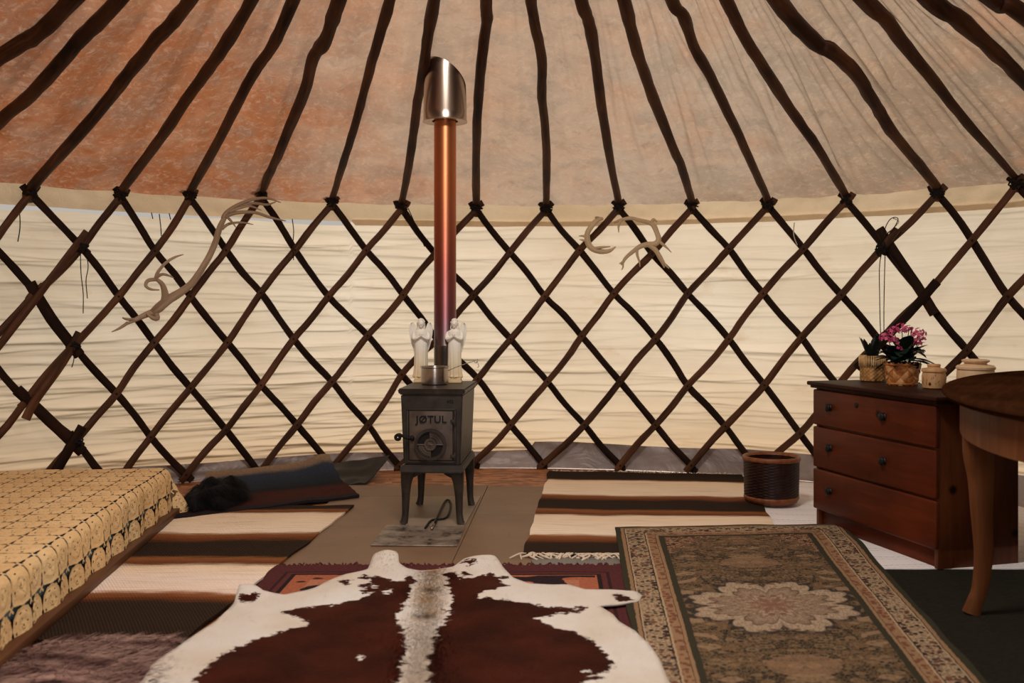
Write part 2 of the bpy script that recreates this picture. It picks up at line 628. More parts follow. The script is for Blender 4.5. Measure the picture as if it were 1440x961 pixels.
def pattern_white():
    t = NT('white_patterned_weave')
    uv = t.coord('UV')
    u, v, _ = t.sep(uv)
    d = t.noise(uv, 4.0, 3.0)
    vv = t.math('ADD', v, t.math('MULTIPLY', d, 0.08))
    fr = t.math('FRACT', t.math('MULTIPLY', vv, 9.0))
    c = t.ramp(fr, [(0.0, (0.80, 0.74, 0.73)), (0.50, (0.82, 0.76, 0.75)), (0.55, (0.40, 0.37, 0.42)), (0.585, (0.80, 0.74, 0.73)), (0.76, (0.80, 0.74, 0.73)), (0.79, (0.52, 0.42, 0.40)), (0.82, (0.80, 0.74, 0.73))])
    dash = t.math('GREATER_THAN', t.math('SINE', t.math('MULTIPLY', u, 260.0)), 0.0)
    c = t.mix(t.math('MULTIPLY', dash, 0.6), c, (0.80, 0.74, 0.73))
    st = t.noise(t.mapping(uv, (4, 120, 1)), 1.0, 3.0)
    return t.done(t.bsdf(c, 0.95, 0, t.bump(st, 0.2, 0.003), 0.05))


M['rug_white'] = pattern_white()


def persian():
    t = NT('persian_carpet_pile')
    uv = t.coord('UV')                      # metres, origin at the centre
    u, v, _ = t.sep(uv)
    au, av = t.math('ABSOLUTE', u), t.math('ABSOLUTE', v)
    wob = t.math('MULTIPLY', t.math('SUBTRACT', t.noise(uv, 40.0, 2.0), 0.5), 0.010)
    e = t.math('MINIMUM', t.math('SUBTRACT', 0.53, au), t.math('SUBTRACT', 1.22, av))
    e = t.math('ADD', e, wob)
    sym = t.n('CombineXYZ', {0: au, 1: av, 2: 0.0}).outputs[0]
    vo = t.n('TexVoronoi', {'Vector': sym, 'Scale': 44.0, 'Randomness': 0.85})
    vo2 = t.n('TexVoronoi', {'Vector': sym, 'Scale': 62.0, 'Randomness': 0.9}, feature='DISTANCE_TO_EDGE')
    fl = vo.outputs['Distance']
    rc = t.n('SeparateColor', {0: vo.outputs['Color']}).outputs[0]
    beige, tan, rose = (0.40, 0.275, 0.165), (0.28, 0.16, 0.085), (0.17, 0.065, 0.038)
    dark, green = (0.016, 0.012, 0.012), (0.040, 0.034, 0.020)
    motif = t.ramp(rc, [(0.0, dark), (0.4, (0.10, 0.05, 0.035)), (0.7, rose), (0.9, (0.06, 0.06, 0.06))], 'CONSTANT')
    mmask = t.ramp(fl, [(0.42, (1, 1, 1)), (0.50, (0, 0, 0))])
    line = t.ramp(vo2.outputs['Distance'], [(0.05, (1, 1, 1)), (0.12, (0, 0, 0))])
    border = t.mix(mmask, beige, motif)
    border = t.mix(t.math('MULTIPLY', line, 0.6), border, (0.05, 0.028, 0.020))
    guard = t.mix(mmask, tan, rose)
    vf = t.n('TexVoronoi', {'Vector': t.mapping(sym, (1, 1.5, 1)), 'Scale': 15.0, 'Randomness': 0.8})
    rf = t.n('SeparateColor', {0: vf.outputs['Color']}).outputs[1]
    fb = t.ramp(rf, [(0.0, (0.020, 0.016, 0.012)), (0.3, (0.075, 0.046, 0.026)), (0.55, (0.13, 0.075, 0.040)), (0.8, (0.034, 0.028, 0.018)), (0.93, (0.25, 0.16, 0.095))], 'CONSTANT')
    ring = t.ramp(vf.outputs['Distance'], [(0.22, (0, 0, 0)), (0.26, (1, 1, 1)), (0.36, (1, 1, 1)), (0.40, (0, 0, 0))])
    field = t.mix(t.math('MULTIPLY', ring, 0.55), fb, (0.30, 0.19, 0.105))
    field = t.mix(t.math('MULTIPLY', mmask, 0.55), field, t.mix(rc, (0.20, 0.105, 0.05), (0.020, 0.018, 0.014)))
    field = t.mix(t.math('MULTIPLY', line, 0.5), field, (0.24, 0.15, 0.08))
    # medallion: lobed oval
    th = t.math('ARCTAN2', t.math('DIVIDE', v, 0.265), t.math('DIVIDE', u, 0.285))
    r = t.math('SQRT', t.math('ADD', t.math('POWER', t.math('DIVIDE', u, 0.285), 2.0), t.math('POWER', t.math('DIVIDE', v, 0.265), 2.0)))
    lob = t.math('MULTIPLY', t.math('ABSOLUTE', t.math('SINE', t.math('MULTIPLY', th, 4.0))), 0.24)
    lob = t.math('ADD', lob, t.math('MULTIPLY', t.math('ABSOLUTE', t.math('SINE', t.math('MULTIPLY', th, 12.0))), 0.10))
    rm = t.math('SUBTRACT', r, lob)
    medbase = t.ramp(rm, [(0.0, (0.24, 0.12, 0.075)), (0.10, (0.40, 0.28, 0.185)), (0.20, (0.22, 0.125, 0.08)), (0.26, (0.34, 0.235, 0.155)), (0.46, (0.27, 0.175, 0.115)), (0.50, (0.08, 0.05, 0.035)), (0.54, (0.42, 0.305, 0.20)), (0.76, (0.39, 0.28, 0.185)), (0.80, (0.022, 0.020, 0.018)), (0.9, (0.030, 0.026, 0.020))])
    blob = t.ramp(vf.outputs['Distance'], [(0.16, (1, 1, 1)), (0.24, (0, 0, 0))])
    med = t.mix(t.math('MULTIPLY', blob, 0.85), medbase, (0.13, 0.05, 0.03))
    med = t.mix(t.math('MULTIPLY', mmask, 0.35), med, t.mix(rc, (0.13, 0.06, 0.04), (0.42, 0.29, 0.19)))
    med = t.mix(t.math('MULTIPLY', line, 0.45), med, (0.10, 0.058, 0.038))
    inm = t.math('LESS_THAN', rm, 0.9)
    field = t.mix(inm, field, med)
    # pendants along the length
    pv = t.math('SUBTRACT', av, 0.56)
    rp = t.math('SQRT', t.math('ADD', t.math('POWER', t.math('DIVIDE', u, 0.12), 2.0), t.math('POWER', t.math('DIVIDE', pv, 0.085), 2.0)))
    field = t.mix(t.math('MULTIPLY', t.math('LESS_THAN', rp, 1.0), 0.5), field, (0.26, 0.15, 0.085))
    # corners of the field
    q = t.math('ADD', t.math('DIVIDE', t.math('SUBTRACT', 0.34, au), 0.27), t.math('DIVIDE', t.math('SUBTRACT', 1.03, av), 0.40))
    q = t.math('ADD', q, t.math('MULTIPLY', t.math('ABSOLUTE', t.math('SINE', t.math('MULTIPLY', t.math('SUBTRACT', au, av), 22.0))), 0.28))
    cor = t.math('LESS_THAN', q, 1.0)
    corc = t.mix(t.math('MAXIMUM', mmask, line), (0.30, 0.19, 0.11), t.mix(rc, rose, dark))
    field = t.mix(cor, field, corc)
    sel = t.ramp(e, [(0.0, (0, 0, 0)), (0.195, (1, 1, 1))], 'CONSTANT')
    bands = t.ramp(t.math('DIVIDE', e, 0.25), [(0.0, green), (0.09, tan), (0.15, dark), (0.165, beige), (0.19, (1, 0, 0)), (0.50, dark), (0.515, beige), (0.545, (0, 1, 0)), (0.68, dark), (0.69, tan), (0.74, green), (0.84, green)], 'CONSTANT')
    sb = t.n('SeparateColor', {0: bands})
    isb = t.math('GREATER_THAN', sb.outputs[0], 0.9)
    isg = t.math('GREATER_THAN', sb.outputs[1], 0.9)
    bands = t.mix(isb, bands, border)
    bands = t.mix(isg, bands, guard)
    c = t.mix(t.math('GREATER_THAN', e, 0.21), bands, field)
    pile = t.noise(t.mapping(uv, (180, 240, 1)), 1.0, 2.0)
    c = t.mix(0.55, c, t.ramp(pile, [(0.3, (0.45, 0.45, 0.45)), (0.7, (1.2, 1.2, 1.2))]), 'MULTIPLY')
    return t.done(t.bsdf(c, 0.95, 0, t.bump(pile, 0.5, 0.006), 0.08))


M['persian'] = persian()


def maroon_rug():
    t = NT('maroon_bordered_rug')
    uv = t.coord('UV')
    u, v, _ = t.sep(uv)
    e = t.math('MINIMUM', t.math('SUBTRACT', 0.64, t.math('ABSOLUTE', u)), t.math('SUBTRACT', 0.75, t.math('ABSOLUTE', v)))
    c = t.ramp(e, [(0.0, (0.085, 0.022, 0.022)), (0.045, (0.035, 0.012, 0.014)), (0.055, (0.10, 0.026, 0.024)), (0.075, (0.02, 0.010, 0.012)), (0.09, (0.36, 0.11, 0.055)), (0.16, (0.42, 0.16, 0.09))], 'CONSTANT')
    ov = t.noise(t.mapping(uv, (3.2, 5, 1)), 1.4, 1.0)
    om = t.math('MULTIPLY', t.math('GREATER_THAN', ov, 0.53), t.math('GREATER_THAN', e, 0.10))
    c = t.mix(om, c, (0.022, 0.012, 0.014))
    n = t.noise(uv, 90.0, 3.0)
    c = t.mix(0.5, c, t.ramp(n, [(0.3, (0.4, 0.4, 0.4)), (0.7, (1.1, 1.1, 1.1))]), 'MULTIPLY')
    return t.done(t.bsdf(c, 0.95, 0, t.bump(n, 0.6, 0.006), 0.1))


M['maroon'] = maroon_rug()


def blue_rug():
    t = NT('blue_and_maroon_rug')
    uv = t.coord('UV')
    u, v, _ = t.sep(uv)
    n = t.noise(uv, 60.0, 4.0, 0.65)
    vv = t.math('ADD', v, t.math('MULTIPLY', t.math('SUBTRACT', t.noise(uv, 7.0, 3.0), 0.5), 0.08))
    c = t.ramp(vv, [(0.0, (0.30, 0.19, 0.105)), (0.08, (0.22, 0.15, 0.11)), (0.14, (0.032, 0.040, 0.062)), (0.5, (0.010, 0.011, 0.015)), (0.62, (0.052, 0.012, 0.009)), (0.88, (0.050, 0.013, 0.009)), (0.95, (0.018, 0.014, 0.016))])
    c = t.mix(0.6, c, t.ramp(n, [(0.3, (0.4, 0.4, 0.4)), (0.7, (1.2, 1.2, 1.2))]), 'MULTIPLY')
    return t.done(t.bsdf(c, 0.95, 0, t.bump(n, 0.6, 0.006), 0.1))


M['blue_rug'] = blue_rug()
M['green_carpet'] = simple('dark_olive_carpet', (0.012, 0.010, 0.006), 0.95, 0, 90, 0.35, 0.5)
M['fringe'] = simple('white_fringe_yarn', (0.62, 0.50, 0.38), 0.9)
M['fringe_maroon'] = simple('maroon_fringe_yarn', (0.09, 0.025, 0.025), 0.9)
M['black_sheet'] = simple('black_rubber_sheet', (0.016, 0.014, 0.014), 0.5, 0, 8, 0.3, 0.2)
M['soil'] = simple('dark_soil', (0.015, 0.010, 0.007), 0.95)


def hide_mat(name, fur=False):
    t = NT(name)
    at = t.n('Attribute', attribute_name='hide')
    s = t.n('SeparateColor', {0: at.outputs['Color']})
    co = t.coord()
    nz = t.noise(t.mapping(co, (30, 44, 10)), 1.0, 5.0, 0.7)
    n2 = t.noise(co, 22.0, 3.0)
    f = t.math('ADD', s.outputs[0], t.math('MULTIPLY', t.math('SUBTRACT', nz, 0.5), 1.6))
    f = t.math('ADD', f, t.math('MULTIPLY', t.math('SUBTRACT', n2, 0.5), 0.35))
    br = t.ramp(t.noise(co, 6.0, 4.0), [(0.3, (0.022, 0.0042, 0.0022)), (0.75, (0.056, 0.0105, 0.0050))])
    wh = t.ramp(t.noise(co, 3.0, 3.0), [(0.3, (0.58, 0.48, 0.385)), (0.7, (0.67, 0.635, 0.60))])
    wh = t.mix(s.outputs[1], wh, (0.46, 0.27, 0.12))
    c = t.mix(t.ramp(f, [(0.47, (0, 0, 0)), (0.53, (1, 1, 1))]), wh, br)
    c = t.mix(s.outputs[2], c, (0.05, 0.028, 0.018))
    h = t.noise(t.mapping(co, (150, 60, 60)), 1.0, 3.0)
    return t.done(t.bsdf(c, 0.6, 0, t.bump(h, 0.35, 0.004), 0.03))


M['hide'] = hide_mat('brown_and_white_cowhide')
M['antler'] = wood('weathered_antler', (0.20, 0.115, 0.065), (0.40, 0.275, 0.175), (0.56, 0.42, 0.29), 1.2, 0.6, uv=True, bump=0.3)
M['antler_pale'] = wood('pale_antler', (0.40, 0.25, 0.12), (0.62, 0.46, 0.28), (0.74, 0.60, 0.41), 1.2, 0.55, uv=True, bump=0.3)
M['black_fur'] = simple('black_fleece', (0.008, 0.007, 0.008), 0.8)


def mauve_fur():
    t = NT('mauve_sheepskin')
    n = t.noise(t.mapping(t.coord(), (4, 14, 4)), 1.0, 4.0, 0.6, 0.5)
    c = t.ramp(n, [(0.36, (0.030, 0.012, 0.012)), (0.46, (0.22, 0.115, 0.10)), (0.62, (0.50, 0.33, 0.27))])
    return t.done(t.bsdf(c, 0.85, 0, None, 0.2))


M['mauve_fur'] = mauve_fur()


def wicker(name, a, b, sx=90, sz=60):
    t = NT(name)
    n = t.noise(t.coord(), 40.0, 3.0)
    return t.done(t.bsdf(t.ramp(n, [(0.3, a), (0.7, b)]), 0.45, 0, t.bump(n, 0.2, 0.003), 0.25))


M['wicker_dark'] = wicker('dark_wicker', (0.010, 0.003, 0.002), (0.030, 0.008, 0.0055))
M['wicker_rim'] = wicker('tan_wicker_rim', (0.13, 0.036, 0.012), (0.24, 0.078, 0.027))
M['straw'] = wicker('straw_wicker', (0.12, 0.045, 0.012), (0.50, 0.26, 0.09))
M['straw_pale'] = wicker('pale_straw', (0.34, 0.18, 0.06), (0.66, 0.43, 0.20))
M['bark'] = wicker('birch_bark_strip', (0.26, 0.075, 0.018), (0.46, 0.17, 0.045))
M['bark_pale'] = wicker('pale_birch_bark_strip', (0.42, 0.19, 0.07), (0.58, 0.31, 0.13))
M['leaf'] = simple('dark_green_leaf', (0.008, 0.020, 0.012), 0.4, 0, 20, 0.4)
M['leaf_black'] = simple('blackish_leaf', (0.006, 0.008, 0.006), 0.5)


def petals():
    t = NT('pink_petal')
    at = t.n('Attribute', attribute_name='tint')
    s = t.n('SeparateColor', {0: at.outputs['Color']})
    c = t.ramp(s.outputs[0], [(0.0, (0.16, 0.006, 0.04)), (0.5, (0.50, 0.035, 0.14)), (1.0, (0.78, 0.27, 0.34))])
    return t.done(t.bsdf(c, 0.6, 0, None, 0.2))


M['petal'] = petals()
M['ground'] = simple('grass_ground', (0.09, 0.10, 0.045), 0.95, 0, 3, 0.4)

# ------------------------------------------------------------------ ground, floor, walls, roof
bm = BM()
bmesh.ops.create_grid(bm, x_segments=8, y_segments=8, size=30, matrix=Matrix.Translation((0, 0, -0.16)))
tag(obj('ground', bm, M['ground']), kind='structure')

bm = BM()
lathe(bm, [(0, 0.0), (RW + 0.12, 0.0), (RW + 0.12, -0.15), (0, -0.15)], 96, (CX, CY, 0))
bmesh.ops.recalc_face_normals(bm, faces=bm.faces)
tag(obj('floor', bm, M['floor'], smooth=False), kind='structure')

GAP = math.radians(170)     # the doorway lies behind the camera


NA, NZ = 860, 400
rs = np.random.RandomState(11)
AA = np.linspace(-GAP, GAP, NA + 1)
ztop = np.where(AA < -0.27, 1.524 + 0.008 * np.sin(AA * 9.0) + 0.006 * np.sin(AA * 23.0), 1.56)
VV = np.linspace(0.0, 1.0, NZ + 1)
ZZ = 0.02 + (ztop[:, None] - 0.02) * VV[None, :]
A2 = np.repeat(AA[:, None], NZ + 1, axis=1)
DD = np.zeros_like(ZZ)
for k in range(14):                       # slack undulation
    fa, fz = rs.uniform(2, 14), rs.uniform(1, 9)
    DD += rs.uniform(0.001, 0.0038) * np.sin(A2 * fa + ZZ * fz * rs.choice((-1, 1)) + rs.uniform(0, 6.28))
for k in range(600):                      # sagging creases that run round the wall
    a0 = rs.uniform(-1.15, 1.15) if k < 420 else rs.uniform(-1.15, 0.0)
    z0 = 0.12 + 1.40 * rs.uniform(0, 1) ** (1.25 if k % 3 else 1.9)
    hl = rs.uniform(0.05, 0.30)
    sl, cu = rs.uniform(-0.12, 0.12), rs.uniform(0.0, 0.9)
    w = rs.uniform(0.004, 0.009)
    dp = (0.0012 + 0.0075 * rs.uniform(0, 1) ** 2.2) * (0.9 if a0 > 0 else 1.25) * (1.4 - 0.55 * z0)
    i0, i1 = np.searchsorted(AA, a0 - hl), np.searchsorted(AA, a0 + hl)
    if i1 - i0 < 3:
        continue
    da = A2[i0:i1] - a0
    zc = z0 + sl * da + cu * da * da + 0.004 * np.sin(da * 40 + k)
    q = (ZZ[i0:i1] - zc) / w
    tp = np.clip(1 - np.abs(da) / hl, 0, 1) ** 0.8
    DD[i0:i1] += tp * dp * np.where(q > 0, np.exp(-(q / 4.5) ** 2), np.exp(-(q / 0.9) ** 2))
PX = CX + (RW + 0.050 + DD) * np.sin(A2)
PY = CY + (RW + 0.050 + DD) * np.cos(A2)


def grid_mesh(name, X_, Y_, Z_, wrap=False):
    na, nz = X_.shape
    me = bpy.data.meshes.new(name)
    idx = np.arange(na * nz).reshape(na, nz)
    if wrap:
        idx = np.vstack([idx, idx[:1]])
    q = np.stack([idx[:-1, :-1], idx[:-1, 1:], idx[1:, 1:], idx[1:, :-1]], -1).reshape(-1, 4)
    me.vertices.add(na * nz)
    me.vertices.foreach_set('co', np.stack([X_, Y_, Z_], -1).reshape(-1).astype(np.float32))
    me.loops.add(q.size)
    me.loops.foreach_set('vertex_index', q.reshape(-1).astype(np.int32))
    me.polygons.add(len(q))
    me.polygons.foreach_set('loop_start', np.arange(0, q.size, 4, dtype=np.int32))
    me.polygons.foreach_set('use_smooth', np.ones(len(q), bool))
    me.update()
    me.validate()
    return me


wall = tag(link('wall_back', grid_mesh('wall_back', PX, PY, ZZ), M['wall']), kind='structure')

# roof cloth: bends over the lattice heads and ends in a hem
POLE_A0, POLE_DA = math.radians(-45.4), math.radians(7.33)


def roof_pt(a, s):
    """s 0..1 up the roof"""
    r = (RW + 0.035) + (CROWN - RW - 0.035) * s
    ph = (a - POLE_A0) / POLE_DA
    bay = math.floor(ph)
    ph -= bay
    sag = -0.034 * math.sin(PI * ph) * (math.sin(PI * min(1, s * 1.15 + 0.08)))
    side = max(0.12, min(1.0, math.sin(a) * 1.9 + 0.15))
    wr = 0.0
    # pulled folds that fan out from the lattice heads
    u = ph - 0.5
    lean = (u * (0.6 + 0.9 * s) + 0.22 * s) * 1.0
    for fr, am, sh in ((2.6, 0.040, 0.0), (5.3, 0.024, 4.0), (9.5, 0.010, 9.0)):
        n = noise.noise(Vector((lean * fr + bay * 7.3, s * (1.6 + fr * 0.12), sh)))
        c = max(0.0, 1.0 - abs(n) * 3.2)
        wr -= am * side * c * c * min(1.0, 0.25 + s * 6) * (0.5 + 0.9 * abs(noise.noise(Vector((bay * 3.1, s * 2.0, sh)))))
    wr += 0.005 * noise.noise(Vector((a * 9, s * 9, 12))) + 0.0025 * noise.noise(Vector((a * 40, s * 26, 3)))
    z = EAVE + 0.06 + SLOPE * (RW - r) + sag * 0.8 + wr
    return polar(a, r, z)


NA, NS = 1500, 120
rp_ = np.array([[roof_pt(-PI + 2 * PI * i / NA, (j / NS) ** 0.9) for j in range(NS + 1)] for i in range(NA)], dtype=np.float32)
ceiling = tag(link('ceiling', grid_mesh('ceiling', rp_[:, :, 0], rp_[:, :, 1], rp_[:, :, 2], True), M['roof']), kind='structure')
NA = 900
bm = BM()
rows = []
for i in range(NA):
    a = -PI + 2 * PI * i / NA
    top = roof_pt(a, 0)
    col = [bm.verts.new(top)]
    zb = 1.520 + 0.006 * noise.noise(Vector((a * 9, 0, 3))) + (0.024 if a < -0.27 else 0.0)
    for j in range(1, 9):
        f = j / 8
        w = 0.004 * noise.noise(Vector((a * 40, f * 2, 8))) * (1 if a < 0.2 else 2)
        bulge = 0.012 * math.sin(PI * f)
        col.append(bm.verts.new(polar(a, RW + 0.035 + bulge * 0.3 + w - 0.006 * f, top.z + (zb - top.z) * f)))
    rows.append(col)
for i in range(NA):
    i2 = (i + 1) % NA
    for j in range(8):
        bm.faces.new((rows[i][j], rows[i2][j], rows[i2][j + 1], rows[i][j + 1]))
obj('hem', bm, M['hem'], ceiling)

# grey plastic skirt at the foot of the wall
bm = BM()
NA = 520
rows = []
for i in range(NA + 1):
    a = -GAP + 2 * GAP * i / NA
    zt = 0.125 + 0.018 * noise.noise(Vector((a * 5, 0, 0))) + (0.03 if a > 0.05 else -0.02)
    col = []
    for j in range(9):
        f = j / 8
        w = 0.014 * noise.noise(Vector((a * 22 + f * 1.5, f * 2.5, 6))) + 0.008 * noise.noise(Vector((a * 55, f * 5, 1)))
        col.append(bm.verts.new(polar(a, RW + 0.030 + w * (0.3 + f) - 0.022 * (1 - f) ** 2, 0.003 + zt * f)))
    rows.append(col)
for i in range(NA):
    for j in range(8):
        bm.faces.new((rows[i][j], rows[i][j + 1], rows[i + 1][j + 1], rows[i + 1][j]))
tag(obj('baseboard_back', bm, M['skirt']), kind='structure')

# crown ring that carries the pole ends
bm = BM()
torus(bm, (CX, CY, EAVE + SLOPE * (RW - CROWN) - 0.01), CROWN, 0.045, n=48, m=10)
tag(obj('trim_1', bm, M['pole']), kind='structure')

# ------------------------------------------------------------------ lattice
TOP = {-2: (-215, 255), -1: (-85, 266), 0: (43, 273), 1: (170, 277), 2: (267, 278), 3: (367, 277), 4: (467, 287), 5: (565, 293), 6: (670, 295), 7: (768, 295), 8: (870, 293), 9: (973, 293), 10: (1080, 290), 11: (1190, 283), 12: (1318, 273), 13: (1430, 260), 14: (1555, 245), 15: (1700, 228)}
# crossings: key (row, column); odd rows lie between column c and c+1
X = {}
for c, p in TOP.items():
    X[(0, c)] = p
R1 = [(115, 348), (218, 353), (318, 352), (415, 352), (515, 352), (612, 357), (717, 355), (815, 352), (917, 357), (1025, 350), (1130, 350), (1243, 347), (1367, 338)]
R2 = [(50, 413), (167, 417), (268, 417), (367, 412), (462, 417), (567, 415), (666, 415), (766, 417), (863, 413), (967, 413), (1073, 413), (1183, 415), (1300, 417), (1417, 417)]
R3 = [(103, 487), (217, 482), (320, 482), (413, 477), (517, 472), (615, 478), (718, 477), (818, 473), (922, 477), (1025, 477), (1127, 475), (1237, 480), (1360, 493)]
R4 = [(37, 563), (164, 554), (268, 546), (367, 542), (467, 537), (565, 527), (672, 533), (770, 537), (872, 537), (967, 543), (1075, 542), (1178, 543), (1298, 555), (1415, 570)]
R5 = [(107, 620), (212, 615), (318, 605), (418, 598), (518, 598), (620, 597), (718, 598), (822, 598), (922, 598), (1020, 600), (1125, 610), (1236, 622), (1350, 640)]
R6 = [(30, 705), (160, 690), (262, 668), (365, 665), (467, 657), (562, 656), (667, 650), (763, 653), (872, 655), (972, 655), (1068, 662), (1172, 672), (1290, 690), (1405, 715)]
for r, L in ((1, R1), (2, R2), (3, R3), (4, R4), (5, R5), (6, R6)):
    for c, p in enumerate(L):
        X[(r, c)] = p
for r in range(1, 7):                      # carry the lattice on beyond both edges of the frame
    first, last = X[(r, 0)], X[(r, 12 if r % 2 else 13)]
    cl = 12 if r % 2 else 13
    for k in (1, 2, 3):
        X[(r, -k)] = (first[0] - 127 * k, first[1] + (4 * (r - 2)) * k)
        X[(r, cl + k)] = (last[0] + 128 * k, last[1] + (5 * (r - 2) - 4) * k)


def lath_pts(cells, rad, seed):
    """from the head of the lattice down through its crossings, with the bends of a split pole"""
    P = [CYL(*X[c], rad) for c in cells]
    d0 = (P[0] - P[1]).normalized()
    d1 = (P[-1] - P[-2]).normalized()
    P = [P[0] + d0 * 0.06] + P + [P[-1] + d1 * 0.05]
    out = []
    for i in range(len(P) - 1):
        out.append(P[i])
        m = (P[i] + P[i + 1]) / 2
        t = (P[i + 1] - P[i]).normalized()
        side = t.cross(radial(m))
        m = m + side * random.uniform(-0.009, 0.009)
        rr = math.hypot(m.x - CX, m.y - CY)
        m = m + radial(m) * (rad - rr)
        out.append(m)
    out.append(P[-1])
    for p in out:
        if p.z < 0.012:
            p.z = 0.012
    return catmull(out, 3)


def make_lath(parent, cells, front, seed, wide=1.0):
    rad = RW - 0.028 if front else RW - 0.003
    pts = lath_pts(cells, rad, seed)
    bm = BM()
    w = 0.0205 * wide
    ra = [w * (1 + 0.10 * noise.noise(Vector((i * 0.35, seed, 0)))) for i in range(len(pts))]
    sweep(bm, pts, ra, [0.0125] * len(pts), radial, 8, rough=0.10, seed=seed, power=0.75)
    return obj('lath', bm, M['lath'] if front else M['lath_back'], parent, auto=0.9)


def cells_down_left(c):
    out = [(0, c)]
    for r in range(1, 7):
        out.append((r, c - (r + 1) // 2))
    return out


def cells_down_right(c):
    out = [(0, c)]
    for r in range(1, 7):
        out.append((r, c + r // 2))
    return out


lat_mid = empty('lattice_wall', polar(0, RW, 0), 0, 'broad middle run of crossed wooden laths behind the stove', 'lattice')
lat_left = empty('lattice_wall', polar(-0.8, RW, 0), 0, 'short run of crossed laths behind the bed, at the left edge', 'lattice')
lat_right = empty('lattice_wall', polar(0.8, RW, 0), 0, 'short run of crossed laths above the oval table, at the right edge', 'lattice')
for o in (lat_mid, lat_left, lat_right):    # children keep world coordinates
    o.location = (0, 0, 0)
    o.location = (0, 0, 0)
sd = 0.0
for c in range(-2, 16):
    for front in (True, False):
        cells = cells_down_left(c) if front else cells_down_right(c)
        cells = [k for k in cells if k in X]
        if len(cells) < 2:
            continue
        # cut laths at the two zigzag joints
        def side_of(k):
            xs = X[k][0]
            lft = {1: 112, 2: 60, 3: 100, 4: 45, 5: 104, 6: 60, 0: 60}[k[0]]
            rgt = {0: 1310, 1: 1246, 2: 1298, 3: 1240, 4: 1296, 5: 1238, 6: 1290}[k[0]]
            return 0 if xs < lft - 1 else (2 if xs > rgt + 1 else 1)
        runs = []
        for k in cells:
            s = side_of(k)
            if runs and runs[-1][0] == s:
                runs[-1][1].append(k)
            else:
                if runs:
                    runs[-1][1].append(k)     # lap over the joint
                runs.append((s, [k]))
        for s, ks in runs:
            if len(ks) < 2:
                continue
            sd += 3.7
            make_lath((lat_left, lat_mid, lat_right)[s], ks, front, sd)


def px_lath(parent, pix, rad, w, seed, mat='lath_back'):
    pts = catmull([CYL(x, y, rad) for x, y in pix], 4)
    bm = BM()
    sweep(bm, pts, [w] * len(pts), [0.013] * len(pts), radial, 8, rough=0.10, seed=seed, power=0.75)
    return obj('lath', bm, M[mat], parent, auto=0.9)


# doubled short laths where two runs are lapped and tied
px_lath(lat_left, [(122, 326), (80, 381), (40, 434), (-12, 500)], RW - 0.050, 0.020, 91, 'lath')
px_lath(lat_left, [(42, 398), (72, 448), (112, 500)], RW - 0.030, 0.030, 93)
px_lath(lat_left, [(112, 468), (88, 510), (52, 560), (36, 590)], RW - 0.052, 0.024, 94, 'lath')
px_lath(lat_left, [(24, 548), (70, 592), (116, 636)], RW - 0.030, 0.030, 95)
px_lath(lat_left, [(116, 600), (92, 640), (70, 680)], RW - 0.052, 0.028, 96)
px_lath(lat_right, [(1236, 322), (1262, 362), (1296, 412), (1314, 442)], RW - 0.034, 0.028, 97)
px_lath(lat_right, [(1318, 396), (1290, 428), (1258, 462), (1205, 518)], RW - 0.052, 0.025, 98)
px_lath(lat_right, [(1262, 322), (1240, 352)], RW - 0.052, 0.022, 99, 'lath')
# dark pegs at the crossings, a few millimetres each
for par, lo, hi in ((lat_left, -400, 100), (lat_mid, 100, 1240), (lat_right, 1240, 1900)):
    bm = BM()
    for k, p in X.items():
        if lo <= p[0] < hi and k[0] < 7:
            q = CYL(p[0], p[1], RW - 0.042)
            ellipsoid(bm, q, 0.006, 0.006, 0.006, 6, 4)
    tag(obj('peg', bm, M['cord'], par), kind='stuff')


def tie(name, parent, c, rad, w=0.03, turns=4, seed=0):
    """a lashing of cord round a crossing"""
    bm = BM()
    n = radial(c)
    tng = Vector((0, 0, 1)).cross(n).normalized()
    rnd = random.Random(seed)
    for k in range(turns):
        d = rnd.uniform(-0.018, 0.018)
        ang = rnd.choice((0.6, -0.6, 1.3, 0.1)) + rnd.uniform(-0.2, 0.2)
        ax = tng * math.cos(ang) + Vector((0, 0, 1)) * math.sin(ang)
        nr = ax.cross(n)
        pts = []
        for j in range(13):
            th = 2 * PI * j / 12
            pts.append(c + nr * d + ax * (w * math.cos(th)) + n * (0.034 * math.sin(th)))
        sweep(bm, pts, 0.0042, n=6)
    return obj(name, bm, M['cord'], parent)


def hang(bm, pix, rad, r=0.0026):
    sweep(bm, catmull([CYL(x, y, rad) for x, y in pix], 5), r, n=5)


def joint_cord(parts, label, ties):
    root = empty('joint_cord', (0, 0, 0), 0, label, 'cord')
    for i, (x, y) in enumerate(ties):
        tie('lashing', root, CYL(x, y, RW - 0.035), RW, 0.032, 6, seed=x + y)
    for pix, rad, m in parts:
        bm = BM()
        hang(bm, pix, rad)
        obj('loose_end', bm, M[m], root)
    return root


joint_cord([([(113, 352), (114, 385), (117, 412), (117, 441)], RW - 0.075, 'cord'), ([(121, 354), (124, 375), (121, 395), (123, 420)], RW - 0.075, 'cord'), ([(103, 490), (104, 505), (101, 517)], RW - 0.075, 'cord')],
           'black cord lashing the lapped laths at left, loose ends hanging', [(115, 348), (103, 487), (107, 620)])
joint_cord([([(1243, 345), (1237, 372), (1237, 420), (1238, 462), (1240, 486)], RW - 0.075, 'cord'), ([(1245, 345), (1244, 380), (1243, 430), (1243, 475)], RW - 0.080, 'cord'),
            ([(1241, 338), (1246, 318), (1254, 307), (1263, 308), (1256, 322), (1246, 330)], RW - 0.075, 'cord'), ([(1256, 307), (1264, 312), (1255, 322), (1247, 328)], RW - 0.07, 'white_cord')],
           'black cord tied round lapped laths at right, hanging behind the small straw basket', [(1243, 347), (1240, 352), (1238, 478)])
